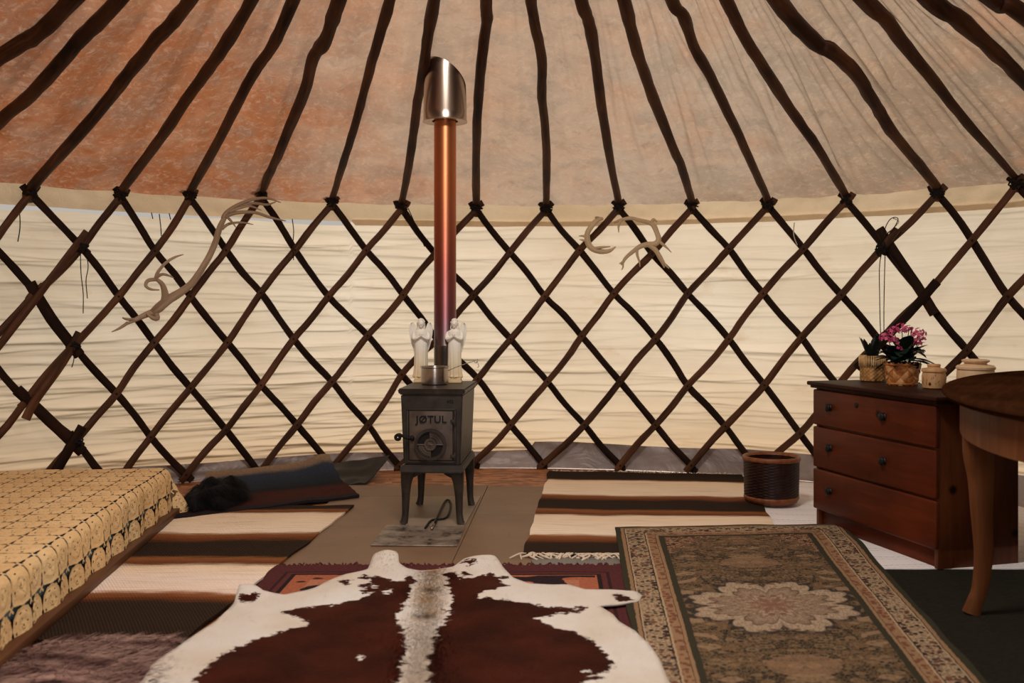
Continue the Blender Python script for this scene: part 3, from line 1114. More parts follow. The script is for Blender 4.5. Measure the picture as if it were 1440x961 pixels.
# short ties between hem and lattice
hem_ties = [
    ([(22, 290), (27, 297), (28, 320), (25, 340)], 'cord', 'black cord end hanging from the hem left of the leftmost lattice head seen'),
    ([(213, 299), (215, 308)], 'cord', 'first of three black ties under the hem left of the long antler'),
    ([(224, 301), (226, 318), (227, 332)], 'cord', 'middle and longest of three black ties under the hem left of the long antler'),
    ([(238, 300), (240, 309)], 'cord', 'last of three black ties under the hem, nearest the long antler'),
    ([(411, 308), (413, 325), (412, 345), (413, 366)], 'cord', 'black tie hanging past a lath crossing right of the long antler'),
    ([(1117, 313), (1116, 330), (1121, 345)], 'white_cord', 'thin white string hanging from the hem above the brown wicker bin'),
    ([(574, 293), (586, 320), (597, 347)], 'cord', 'dark cord running down a lath just left of the flue pipe'),
]
for pix, m, lab in hem_ties:
    bm = BM()
    hang(bm, pix, RW - 0.05 if m != 'cord' or pix[0][0] > 400 else RW + 0.02, 0.003)
    tag(obj('tie_cord', bm, M[m]), lab, 'cord', 'ties along the hem')

# ------------------------------------------------------------------ roof poles
POLES = {-2: [(-150, 210), (0, 80), (50, 50), (100, 0)], -1: [(-85, 262), (0, 170), (43, 133), (107, 63), (167, 0)], 0: [(43, 270), (133, 163), (200, 80), (233, 40), (267, 0)],
         1: [(170, 267), (227, 193), (267, 133), (307, 77), (353, 0)], 2: [(270, 267), (317, 180), (353, 110), (383, 63), (413, 0)],
         3: [(372, 272), (390, 220), (423, 143), (440, 83), (457, 57), (477, 0)], 4: [(467, 277), (487, 217), (507, 147), (527, 73), (548, 0)],
         5: [(565, 283), (575, 233), (587, 143), (597, 83), (610, 0)], 6: [(668, 283), (670, 187), (677, 93), (683, 33), (685, 0)],
         7: [(768, 283), (769, 213), (763, 147), (762, 83), (753, 37), (747, 0)], 8: [(868, 287), (857, 220), (842, 110), (830, 37), (817, 0)],
         9: [(973, 283), (960, 240), (930, 167), (897, 73), (877, 0)], 10: [(1078, 277), (1053, 220), (1010, 130), (980, 73), (960, 23), (945, 0)],
         11: [(1190, 267), (1157, 220), (1103, 140), (1050, 57), (1022, 0)], 12: [(1313, 260), (1260, 193), (1227, 143), (1203, 103), (1170, 72), (1147, 60), (1093, 0)],
         13: [(1423, 238), (1360, 173), (1293, 90), (1247, 30), (1217, 0)], 14: [(1548, 232), (1440, 113), (1393, 67), (1347, 27), (1310, 0)], 15: [(1690, 216), (1440, 20), (1403, 0)]}
RAD = {-2: (.026, .034), -1: (.026, .032), 0: (.026, .030), 1: (.023, .030), 2: (.022, .027), 3: (.021, .034), 4: (.018, .026), 5: (.019, .028), 6: (.021, .026), 7: (.022, .026), 8: (.019, .030), 9: (.020, .030), 10: (.020, .028), 11: (.020, .029), 12: (.022, .038), 13: (.012, .036), 14: (.020, .036), 15: (.026, .036)}
NAMES = {-2: 'thick dark roof pole cutting the top left corner', -1: 'dark roof pole second from the top left corner, leaving the frame at left',
         0: 'dark roof pole rising from the leftmost lattice head in view', 1: 'dark roof pole rising from the second lattice head from the left', 2: 'dark roof pole rising left of the antler tips',
         3: 'knobbly dark roof pole rising directly above the tips of the long antler', 4: 'dark brown roof pole second to the left of the steel chimney sleeve',
         5: 'dark brown roof pole passing just left of the steel chimney sleeve', 6: 'dark brown roof pole passing just right of the steel chimney sleeve',
         7: 'brown roof pole second to the right of the steel chimney sleeve', 8: 'brown roof pole rising above the small curved antlers',
         9: 'brown roof pole first to the right of the small curved antlers', 10: 'crooked brown roof pole second to the right of the small curved antlers',
         11: 'brown roof pole left of the one with the sharp kink', 12: 'thick brown roof pole with a sharp kink near the top right', 13: 'roof pole thinning to its foot at the rightmost lattice head in view',
         14: 'thick roof pole with pale scars leaving the frame at right', 15: 'dark roof pole cutting the top right corner'}
for k, pix in POLES.items():
    P = [CON(x, y, -0.005) for x, y in pix]
    # run on along the roof to the crown ring
    top = P[-1]
    ang = math.atan2(top.x - CX, top.y - CY)
    a_end = POLE_A0 + POLE_DA * k
    end = polar(a_end, CROWN, EAVE - 0.005 + SLOPE * (RW - CROWN))
    P += [top.lerp(end, 0.35), top.lerp(end, 0.7), end]
    head = CYL(*TOP[k], RW - 0.012)
    P = [head + Vector((0, 0, -0.035)), head + Vector((0, 0, 0.035)) - radial(head) * 0.02] + P[1:]
    n = 6
    pts = catmull(P, n)
    f, t = RAD[k]
    vals = []
    for i in range(len(pts)):
        u = min(1.0, i / (n * (len(pix) - 0.0)))
        vals.append(1.10 * (f + (t - f) * u) * (1 + 0.11 * noise.noise(Vector((i * 0.33, k * 5.0, 2))) + 0.05 * noise.noise(Vector((i * 0.9, k, 7)))))
    for i in range(2, len(pts) - 2):        # small crooks of a natural pole
        s = Vector((math.cos(a_end), -math.sin(a_end), 0))
        pts[i] = pts[i] + s * 0.006 * noise.noise(Vector((i * 0.22, k * 3.3, 11)))
    bm = BM()
    sweep(bm, pts, vals, [v * 0.92 for v in vals], n=10, rough=0.16, seed=k * 2.3 + 10)
    o = obj('roof_pole', bm, M['pole'])
    tag(o, NAMES[k], 'pole', 'roof poles')
    tie('lashing', o, CYL(TOP[k][0], TOP[k][1] - 3, RW - 0.026), RW, 0.036, 7, seed=k + 50)

# ------------------------------------------------------------------ rugs and floor coverings


def patch(name, corners, nx, ny, th, z, m, parent=None, wave=0.004, uvm=None, edge=0.006, zfn=None, seed=0.0, uvc=False, bow=0.0):
    """a cloth lying on the floor: corners are far-left, far-right, near-right, near-left"""
    A, B, C_, D = [Vector((c[0], c[1], 0)) for c in corners]
    w = ((B - A).length + (C_ - D).length) / 2
    l = ((D - A).length + (C_ - B).length) / 2
    bm = BM()
    uvl = bm.loops.layers.uv.verify()
    top, bot = [], []
    for j in range(ny + 1):
        v = j / ny
        rt, rb = [], []
        for i in range(nx + 1):
            u = i / nx
            p = (A.lerp(B, u)).lerp(D.lerp(C_, u), v)
            if bow:
                p += Vector((0.55, 0.83, 0)) * (bow * math.sin(PI * u) * (1 - v) ** 2)
            if i in (0, nx) or j in (0, ny):
                p.x += edge * noise.noise(Vector((u * 9, v * 9, seed)))
                p.y += edge * noise.noise(Vector((u * 9, v * 9, seed + 5)))
            zz = z + wave * max(0.0, noise.noise(Vector((p.x * 4, p.y * 4, seed))) + 0.3)
            if zfn:
                zz += zfn(u, v, p)
            rt.append(bm.verts.new((p.x, p.y, zz + th)))
            rb.append(bm.verts.new((p.x, p.y, zz)))
        top.append(rt)
        bot.append(rb)

    def uvset(f, ids):
        for lp, (i, j) in zip(f.loops, ids):
            uu, vv = i / nx, j / ny
            if uvc:
                lp[uvl].uv = ((uu - 0.5) * w, (0.5 - vv) * l)
            elif uvm:
                lp[uvl].uv = (uu * uvm[0], vv * uvm[1])
            else:
                lp[uvl].uv = (uu * w, vv * l)
    for j in range(ny):
        for i in range(nx):
            ids = ((i, j), (i, j + 1), (i + 1, j + 1), (i + 1, j))
            uvset(bm.faces.new([top[b][a] for a, b in ids]), ids)
            uvset(bm.faces.new([bot[b][a] for a, b in ids[::-1]]), ids[::-1])
    per = [(i, 0) for i in range(nx)] + [(nx, j) for j in range(ny)] + [(i, ny) for i in range(nx, 0, -1)] + [(0, j) for j in range(ny, 0, -1)]
    for q, r in zip(per, per[1:] + per[:1]):
        uvset(bm.faces.new((top[q[1]][q[0]], top[r[1]][r[0]], bot[r[1]][r[0]], bot[q[1]][q[0]])), (q, r, r, q))
    return obj(name, bm, m, parent, auto=1.0)


def fringe(name, parent, p0, p1, n, ln, m, z, seed, r=0.0022, out=(0, -1, 0), curl=0.6):
    bm = BM()
    rnd = random.Random(seed)
    for k in range(n):
        p = Vector(p0).lerp(Vector(p1), (k + rnd.random() * 0.7) / n)
        p.z = z
        L = ln * rnd.uniform(0.6, 1.25)
        d = Vector(out)
        d.rotate(Matrix.Rotation(rnd.uniform(-curl, curl), 3, 'Z'))
        e = Vector(out)
        e.rotate(Matrix.Rotation(rnd.uniform(-curl * 1.8, curl * 1.8), 3, 'Z'))
        q = p + d * L * 0.5
        s = q + e * L * 0.5
        q.z = z + rnd.uniform(-0.002, 0.008)
        s.z = max(0.005, z - 0.006)
        sweep(bm, catmull([p, q, s], 3), [r * rnd.uniform(0.8, 1.5)] * 7, n=5)
    return tag(obj(name, bm, m, parent), kind='stuff')


# hearth of stone tiles, each tile a part
hearth = empty('hearth', (0, 0, 0), 0, 'flat hearth of brown stone tiles under the iron stove', 'hearth')


def hearth_tile(q, m=M['tile'], h=0.010):
    g = 0.0025
    c = sum((Vector((p[0], p[1])) for p in q), Vector((0, 0))) / 4
    bm = BM()
    lo, hi = [], []
    for p in q:
        v = Vector((p[0], p[1]))
        v = v + (c - v).normalized() * g
        lo.append(bm.verts.new((v.x, v.y, 0.0005)))
        hi.append(bm.verts.new((v.x, v.y, h)))
    bm.faces.new(hi)
    bm.faces.new(lo[::-1])
    for i in range(4):
        bm.faces.new((lo[i], lo[(i + 1) % 4], hi[(i + 1) % 4], hi[i]))
    bmesh.ops.bevel(bm, geom=[e for e in bm.edges if e.verts[0].co.z > h / 2 and e.verts[1].co.z > h / 2], offset=0.0015, segments=1, affect='EDGES')
    bmesh.ops.recalc_face_normals(bm, faces=bm.faces)
    return obj('tile', bm, m, hearth, smooth=False)


def fl(x, y):
    p = FP(x, y)
    return (p.x, p.y)


def seam(t, a, b):
    return (a[0] + (b[0] - a[0]) * t, a[1] + (b[1] - a[1]) * t)


Lf, Ln = (-0.93, 5.62), (-0.98, 3.70)
Cf, Cn = (-0.135, 5.56), (-0.245, 3.70)
Rf, Rn = (0.185, 5.56), (0.062, 3.70)


def at_y(a, b, y):
    return seam((y - a[1]) / (b[1] - a[1]), a, b)


ys = [5.60, 5.27, 4.54, 3.74]
for y0, y1 in zip(ys, ys[1:]):
    hearth_tile([at_y(Lf, Ln, y0), at_y(Cf, Cn, y0), at_y(Cf, Cn, y1), at_y(Lf, Ln, y1)][::-1])
ys = [5.56, 4.79, 3.76]
for y0, y1 in zip(ys, ys[1:]):
    hearth_tile([at_y(Cf, Cn, y0), at_y(Rf, Rn, y0), at_y(Rf, Rn, y1), at_y(Cf, Cn, y1)][::-1])
hearth_tile([(0.075, 4.0), (0.50, 4.0), (0.50, 3.40), (0.075, 3.40)][::-1], M['tile_grey'])
hearth_tile([(-0.245, 3.70), (0.06, 3.70), (0.06, 3.1), (-0.245, 3.1)][::-1])
hearth_tile([(-0.86, 3.70), (-0.25, 3.70), (-0.25, 3.1), (-0.86, 3.1)][::-1])

bm = BM()
q = [FP(570, 746), FP(652, 746), FP(676, 702), FP(578, 702)]
lo = [bm.verts.new((p.x, p.y, 0.0105)) for p in q]
hi = [bm.verts.new((p.x, p.y, 0.015)) for p in q]
bm.faces.new(hi)
bm.faces.new(lo[::-1])
for i in range(4):
    bm.faces.new((lo[i], lo[(i + 1) % 4], hi[(i + 1) % 4], hi[i]))
tag(obj('floor_board', bm, M['slab'], smooth=False), 'pale thin board lying on the tiles between the stove legs', 'board')

bm = BM()
q = [FP(521, 772), FP(643, 773), FP(654, 746), FP(543, 743)]
lo = [bm.verts.new((p.x, p.y, 0.0105)) for p in q]
hi = [bm.verts.new((p.x, p.y, 0.0165)) for p in q]
bm.faces.new(hi)
bm.faces.new(lo[::-1])
for i in range(4):
    bm.faces.new((lo[i], lo[(i + 1) % 4], hi[(i + 1) % 4], hi[i]))
bmesh.ops.bevel(bm, geom=list(bm.edges), offset=0.002, segments=1, affect='EDGES')
tag(obj('hearth_plate', bm, M['rust'], smooth=False), 'rusty flat metal plate on the tiles in front of the stove', 'plate')

# poker and small shovel rods lying under the stove
bm = BM()
pk = [FP(598, 743, .022), FP(607, 732, .022), FP(628, 728, .022), FP(634, 708, .022), FP(626, 705, .022), FP(612, 735, .03)]
sweep(bm, catmull(pk, 4), 0.005, n=6)
pok = tag(obj('poker', bm, M['iron_dark']), 'bent black iron poker lying under the stove', 'poker')
bm = BM()
sweep(bm, [FP(607, 744, .024), FP(613, 731, .024)], [0.006, 0.004], n=8)
obj('handle', bm, M['steel'], pok)

# rag rugs
rug = patch('rag_rug', [(-1.80, 4.94), (-0.79, 4.98), (-0.975, 2.93), (-1.80, 2.97)], 40, 80, 0.008, 0.011, M['rag_left'], wave=0.006, uvm=(0.9, 2.02), edge=0.014, seed=1)
tag(rug, 'brown and cream striped rag rug beside the bed', 'rug')
rug = patch('rag_rug', [(0.225, 6.03), (1.36, 5.90), (1.13, 3.99), (0.045, 4.01)], 46, 80, 0.008, 0.011, M['rag_right'], wave=0.007, uvm=(1.1, 2.0), edge=0.016, seed=2)
tag(rug, 'brown and cream striped rag rug with white fringe, right of the stove', 'rug')
fringe('fringe', rug, (0.05, 4.005, 0), (0.55, 4.0, 0), 70, 0.075, M['fringe'], 0.016, 3, 0.0034, (-0.25, -1, 0), 0.9)
fringe('fringe', rug, (0.23, 6.035, 0), (1.34, 5.92, 0), 60, 0.05, M['fringe'], 0.016, 4, 0.003, (0, 1, 0), 0.8)

rug = patch('woven_mat', [(1.22, 5.86), (2.55, 5.0), (2.62, 3.80), (1.12, 3.80)], 50, 40, 0.006, 0.002, M['rug_white'], wave=0.003, edge=0.012, seed=3, bow=0.14)
tag(rug, 'white woven mat with fine grey dashes under the chest and wicker bin', 'rug')
carpet = patch('floor_carpet', [(0.62, 3.84), (3.0, 3.83), (2.6, 1.55), (0.55, 1.6)], 40, 40, 0.005, 0.001, M['green_carpet'], wave=0.001, edge=0.01, seed=4)
tag(carpet, 'dark olive carpet under the oval table', 'carpet')


def persian_z(u, v, p):
    return 0.010 * max(0, noise.noise(Vector((p.x * 2.5, p.y * 2.0, 3)))) * (1 - v * 0.5)


rug = patch('persian_rug', [(0.458, 4.43), (1.50, 4.50), (1.165, 2.08), (0.295, 2.05)], 60, 120, 0.008, 0.020, M['persian'], wave=0.004, edge=0.010, seed=5, uvc=True, zfn=persian_z)
# its pattern is set out on a carpet 1.06 m by 2.44 m
uvl = rug.data.uv_layers[0].data
xs = [d.uv[0] for d in uvl]
ysv = [d.uv[1] for d in uvl]
fx, fy = 1.06 / (max(xs) - min(xs)), 2.44 / (max(ysv) - min(ysv))
for d in uvl:
    d.uv = (d.uv[0] * fx, d.uv[1] * fy)
tag(rug, 'worn persian carpet with beige medallion and dark green edge', 'rug')

rug = patch('maroon_rug', [(-0.90, 3.80), (0.425, 3.80), (0.36, 2.2), (-0.93, 2.2)], 50, 50, 0.009, 0.013, M['maroon'], wave=0.004, uvm=None, edge=0.012, seed=6, uvc=True)
tag(rug, 'maroon bordered rug mostly covered by the cowhide', 'rug')
fringe('fringe', rug, (-0.90, 3.80, 0), (0.42, 3.80, 0), 150, 0.03, M['fringe_maroon'], 0.020, 9, 0.003, (0, 1, 0), 0.9)


def blue_z(u, v, p):
    back = max(0.0, 1 - v * 2.6)
    return 0.055 * back ** 1.5 + 0.05 * back * math.exp(-((u - 0.93) / 0.14) ** 2) + 0.012 * max(0, noise.noise(Vector((u * 5, v * 3, 2))))


rug = patch('pile_rug', [(-1.72, 5.62), (-1.10, 6.02), (-0.80, 5.22), (-1.60, 4.62)], 44, 34, 0.012, 0.012, M['blue_rug'], wave=0.006, uvm=(1, 1), edge=0.016, seed=7, zfn=blue_z)
tag(rug, 'dark blue and maroon pile rug curling up at the wall left of the stove', 'rug')
fringe('fringe', rug, (-1.66, 5.5, 0), (-1.62, 4.9, 0), 26, 0.10, M['fringe_maroon'], 0.04, 12, 0.0035, (1, 0.1, 0), 0.6)


def flap_z(u, v, p):
    return 0.10 * (1 - v) ** 1.4 * (0.5 + 0.5 * u) + 0.012 * noise.noise(Vector((u * 4, v * 4, 1)))


sh = patch('rubber_sheet', [(-1.20, 5.93), (-0.74, 6.03), (-0.83, 5.62), (-1.05, 5.60)], 20, 16, 0.006, 0.008, M['black_sheet'], wave=0.006, edge=0.012, seed=8, zfn=flap_z)
tag(sh, 'black rubber sheet bent up against the wall left of the stove', 'sheet')

# ------------------------------------------------------------------ cowhide


def poly_dist(p, poly):
    """signed distance, positive inside"""
    ins = False
    best = 1e9
    bp = None
    n = len(poly)
    px, py = p
    for i in range(n):
        ax, ay = poly[i]
        bx, by = poly[(i + 1) % n]
        if (ay > py) != (by > py) and px < (bx - ax) * (py - ay) / (by - ay) + ax:
            ins = not ins
        dx, dy = bx - ax, by - ay
        t = max(0.0, min(1.0, ((px - ax) * dx + (py - ay) * dy) / (dx * dx + dy * dy + 1e-12)))
        qx, qy = ax + t * dx, ay + t * dy
        d = (px - qx) ** 2 + (py - qy) ** 2
        if d < best:
            best = d
            bp = (qx, qy)
    d = math.sqrt(best)
    return (d if ins else -d), bp


Z_H = 0.028
HID = [(200, 961), (213, 940), (263, 903), (303, 877), (328, 853), (337, 834), (352, 832), (370, 838), (400, 840), (430, 833), (443, 829), (460, 820), (487, 810), (508, 806), (517, 803), (523, 793), (530, 783), (540, 779), (552, 782), (560, 790), (561, 796), (573, 802), (590, 805), (607, 804), (637, 800), (653, 792), (677, 787), (690, 787), (703, 797), (722, 815), (743, 823), (780, 825), (800, 825), (823, 832), (853, 834), (893, 834), (903, 840), (898, 848), (873, 853), (843, 857), (862, 868), (870, 877), (893, 890), (910, 907), (927, 930), (940, 961)]
hp = [tuple(FP(x, y, Z_H)[:2]) for x, y in HID]
hp += [(0.44, 2.35), (0.46, 2.05), (0.62, 1.82), (0.56, 1.72), (0.36, 1.80), (0.22, 1.62), (0.02, 1.58), (-0.10, 1.45), (-0.30, 1.45), (-0.42, 1.60), (-0.72, 1.62), (-0.98, 1.74), (-1.08, 1.70), (-1.12, 1.86), (-0.99, 2.05), (-0.97, 2.35)]
BRN_L = [(290, 985), (296, 940), (310, 925), (334, 912), (372, 900), (436, 880), (420, 872), (395, 864), (430, 857), (462, 855), (500, 847), (525, 839), (530, 828), (516, 822), (528, 812), (545, 817), (560, 822), (575, 812), (586, 817), (578, 830), (575, 845), (566, 858), (558, 870), (566, 890), (572, 915), (566, 940), (562, 985)]
BRN_R = [(600, 985), (604, 930), (614, 893), (628, 872), (637, 852), (633, 834), (622, 810), (640, 806), (650, 818), (672, 815), (692, 808), (700, 818), (712, 828), (698, 834), (676, 838), (690, 845), (716, 848), (745, 852), (770, 857), (822, 858), (825, 862), (790, 866), (752, 872), (765, 882), (800, 890), (835, 906), (858, 928), (864, 945), (840, 950), (818, 968), (800, 990)]
bl = [tuple(FP(x, y, Z_H)[:2]) for x, y in BRN_L]
br = [tuple(FP(x, y, Z_H)[:2]) for x, y in BRN_R]
bl = bl[1:-1] + [(-0.30, 2.2), (-0.34, 1.85), (-0.62, 1.75), (-0.86, 1.95), (-0.86, 2.3)]
br = br[1:-1] + [(0.24, 2.3), (0.26, 2.0), (0.10, 1.75), (-0.12, 1.80), (-0.20, 2.2)]
SPOTS = [(515, 826, .026), (485, 822, .02), (660, 797, .022), (655, 810, .02), (875, 845, .028), (352, 846, .030), (512, 815, .018), (705, 815, .02), (520, 833, .03), (690, 828, .025), (805, 862, .02), (835, 955, .02)]
spots = [(*FP(x, y, Z_H)[:2], r) for x, y, r in SPOTS]
WSPOT = [(545, 835, .018), (682, 842, .026), (508, 928, .010), (825, 948, .016)]
wspots = [(*FP(x, y, Z_H)[:2], r) for x, y, r in WSPOT]


def hide_col(x, y):
    p = (x + 0.012 * noise.noise(Vector((x * 30, y * 18, 0))), y + 0.02 * noise.noise(Vector((x * 30, y * 18, 4))))
    s = max(poly_dist(p, bl)[0], poly_dist(p, br)[0])
    for sx, sy, r in spots:
        s = max(s, r - math.hypot((p[0] - sx), (p[1] - sy) * 0.8))
    for sx, sy, r in wspots:
        s = min(s, math.hypot((p[0] - sx), (p[1] - sy) * 0.8) - r)
    f = max(0.0, min(1.0, 0.5 + s / 0.06))
    # tan and dark hair along the spine
    sp = abs(x - (-0.283 - (y - 3.44) * 0.044 + 0.015 * noise.noise(Vector((0, y * 9, 0)))))
    tan = max(0.0, 1 - sp / 0.07) * (0.45 + 0.8 * max(0, noise.noise(Vector((x * 12, y * 9, 2)))))
    if y < 3.05:
        tan *= 0.3
    dk = 0.0
    for yy in (3.42, 3.13):
        dk = max(dk, math.exp(-((y - yy) / 0.03) ** 2) * max(0.0, 1 - sp / 0.045))
    return f, min(1, tan), dk * 0.8


def hide_z(x, y):
    z = Z_H + 0.010 * max(0, noise.noise(Vector((x * 3.2, y * 3.2, 1)))) + 0.006 * max(0, noise.noise(Vector((x * 8, y * 6, 3))))
    bx, by = FP(543, 790, Z_H)[:2]
    z += 0.035 * math.exp(-((x - bx) ** 2 + ((y - by) * 0.8) ** 2) / 0.004)
    bx, by = FP(683, 793, Z_H)[:2]
    z += 0.022 * math.exp(-((x - bx) ** 2 * 0.5 + (y - by) ** 2) / 0.005)
    bx, by = FP(345, 836, Z_H)[:2]
    z += 0.022 * math.exp(-((x - bx) ** 2 + (y - by) ** 2) / 0.006)
    return z


STEP = 0.0125
x0, x1 = min(p[0] for p in hp), max(p[0] for p in hp)
y0, y1 = min(p[1] for p in hp), max(p[1] for p in hp)
nx, ny = int((x1 - x0) / STEP) + 1, int((y1 - y0) / STEP) + 1
bm = BM()
vmap = {}
cells = []
for j in range(ny):
    for i in range(nx):
        if poly_dist((x0 + (i + .5) * STEP, y0 + (j + .5) * STEP), hp)[0] > 0:
            cells.append((i, j))
cs = set(cells)
for (i, j) in cells:
    for a, b in ((i, j), (i + 1, j), (i + 1, j + 1), (i, j + 1)):
        if (a, b) not in vmap:
            vmap[(a, b)] = bm.verts.new((x0 + a * STEP, y0 + b * STEP, 0))
for (i, j) in cells:
    bm.faces.new((vmap[(i, j)], vmap[(i + 1, j)], vmap[(i + 1, j + 1)], vmap[(i, j + 1)]))
bm.verts.ensure_lookup_table()
for v in bm.verts:
    if v.is_boundary:
        d, bp = poly_dist((v.co.x, v.co.y), hp)
        if abs(d) < STEP * 1.4:
            v.co.x, v.co.y = bp
for v in bm.verts:
    v.co.z = hide_z(v.co.x, v.co.y)
cl = bm.verts.layers.float_color.new('hide')
for v in bm.verts:
    v[cl] = (*hide_col(v.co.x, v.co.y), 1)
# underside
res = bmesh.ops.extrude_face_region(bm, geom=list(bm.faces))
newv = [g for g in res['geom'] if isinstance(g, bmesh.types.BMVert)]
for v in newv:
    v.co.z += 0.006
bmesh.ops.recalc_face_normals(bm, faces=bm.faces)
hide = obj('cowhide', bm, M['hide'])
tag(hide, 'brown and white cowhide spread out in front of the stove', 'hide')


def fur_blades(name, parent, m, n, sample, seed, colattr=None):
    rnd = random.Random(seed)
    verts, faces, cols = [], [], []
    while len(faces) < n:
        r = sample(rnd)
        if r is None:
            continue
        p, d, w, c = r
        s = Vector((d.y, -d.x, 0))
        if s.length < 1e-5:
            s = Vector((1, 0, 0))
        s = s.normalized() * w
        k = len(verts)
        verts += [p - s, p + s, p + d]
        faces.append((k, k + 1, k + 2))
        cols += [c, c, c]
    me = bpy.data.meshes.new(name)
    me.from_pydata(verts, [], faces)
    if colattr:
        at = me.attributes.new(colattr, 'FLOAT_COLOR', 'POINT')
        at.data.foreach_set('color', [x for c in cols for x in (*c, 1.0)])
    o = link(name, me, m, parent)
    return tag(o, kind='stuff')


def hide_sample(rnd):
    if rnd.random() < 0.35:                        # longer hair along the spine
        y = rnd.uniform(2.4, 3.82)
        x = -0.283 - (y - 3.44) * 0.044 + rnd.gauss(0, 0.035)
        ln, lift = rnd.uniform(0.014, 0.030), 0.22
    else:
        x, y = rnd.uniform(x0, x1), rnd.uniform(2.4, y1)
        ln, lift = rnd.uniform(0.010, 0.020), 0.10
    if poly_dist((x, y), hp)[0] < 0.002:
        return None
    ax = -0.285
    d = Vector(((x - ax) * 0.7 + rnd.gauss(0, 0.16), -0.55 + rnd.gauss(0, 0.25), 0)).normalized() * ln
    d.z = ln * lift
    c = hide_col(x, y)
    return Vector((x, y, hide_z(x, y) + 0.0055)), d, 0.0009, c


fur_blades('hair', hide, M['hide'], 26000, hide_sample, 5, 'hide')

# mauve sheepskin at the foot of the frame
mv = [(-1.36, 2.95), (-1.0, 2.96), (-0.93, 2.6), (-0.95, 2.2), (-1.2, 2.1), (-1.42, 2.3), (-1.45, 2.7)]
bm = BM()
top = [bm.verts.new((x, y, 0.012)) for x, y in mv]
cv = bm.verts.new((-1.18, 2.5, 0.04))
for a, b in zip(top, top[1:] + top[:1]):
    bm.faces.new((cv, b, a))
bmesh.ops.subdivide_edges(bm, edges=list(bm.edges), cuts=3, use_grid_fill=True)
bmesh.ops.recalc_face_normals(bm, faces=bm.faces)
sheep = tag(obj('sheepskin', bm, M['mauve_fur']), 'mauve and dark long-haired sheepskin between bed and cowhide', 'sheepskin')


def mauve_sample(rnd):
    x, y = rnd.uniform(-1.46, -0.92), rnd.uniform(2.1, 2.97)
    if poly_dist((x, y), mv)[0] < 0:
        return None
    ln = rnd.uniform(0.03, 0.06)
    d = Vector((rnd.uniform(0.2, 1.0), rnd.uniform(-0.6, 0.4), 0)).normalized() * ln
    d.z = ln * rnd.uniform(0.05, 0.35)
    return Vector((x, y, 0.02 + 0.012 * rnd.random())), d, 0.0022, (0, 0, 0)


fur_blades('wool', sheep, M['mauve_fur'], 9000, mauve_sample, 8)

# ------------------------------------------------------------------ bed
BX0, BX1, BY0, BY1 = -2.60, -1.43, 2.05, 4.79
BEDR = math.radians(5.7)
BEDP = Vector((-1.36, 2.8, 0))
bed = empty('low_bed', BEDP, BEDR, 'low wooden platform bed at the left edge under the lace spread', 'bed')
inv = Matrix.Translation(-BEDP)


def bobj(name, bm, m, **k):
    bm.transform(inv)
    return obj(name, bm, m, bed, **k)


bm = BM()
box(bm, BX1 - 0.02, BX1 + 0.040, BY0, BY1 - 0.02, 0.021, 0.052, 0.004)
bobj('side_rail', bm, M['bedwood'], auto=0.6)
bm = BM()
box(bm, BX0, BX1 - 0.02, BY1 - 0.09, BY1 - 0.04, 0.021, 0.052, 0.004)
bobj('end_rail', bm, M['bedwood'], auto=0.6)
bm = BM()
box(bm, BX0, BX1 - 0.03, BY0, BY1 - 0.05, 0.053, 0.075)
bobj('platform', bm, M['bedwood'], smooth=False)
bm = BM()
box(bm, BX0, BX1 - 0.005, BY0, BY1 - 0.005, 0.076, 0.236, 0.045, 4)
bobj('mattress', bm, M['sheet'], auto=0.9)

TOPZ = 0.243
RB = 0.045


def drape(a, b):
    """flat cloth coordinates to the draped spread"""
    ix, iy = BX1 - RB, BY1 - RB
    ox, oy = max(0.0, a - ix), max(0.0, b - iy)
    L = math.hypot(ox, oy)
    sag = 0.006 * noise.noise(Vector((a * 3, b * 3, 1)))
    if L < 1e-6:
        return Vector((a, b, TOPZ + sag))
    n = Vector((ox / L, oy / L, 0))
    base = Vector((min(a, ix), min(b, iy), 0))
    arc = RB * PI / 2
    diag = 2 * n.x * n.y
    if L < arc:
        th = L / RB
        out, dz = RB * math.sin(th), RB * (1 - math.cos(th))
    else:
        h = L - arc
        fl_ = 0.05 + 0.52 * diag
        out = RB + h * math.sin(fl_)
        dz = RB + h * math.cos(fl_)
    wav = 0.008 * math.sin(b * 26) * min(1, L / 0.15) if diag < 0.2 else 0
    q = base + n * (out + wav)
    q.z = max(0.018, TOPZ + sag * max(0, 1 - L * 6) - dz)
    return q


MS = 0.118
spread = empty('lace_spread', BEDP, BEDR, 'cream crocheted bedspread with scalloped edge over the blue bed', 'bedspread')
sinv = inv
RR = [0.003, 0.0085, 0.0115, 0.021, 0.0245, 0.039, 0.043, 0.049, 0.0]
NSG = 32


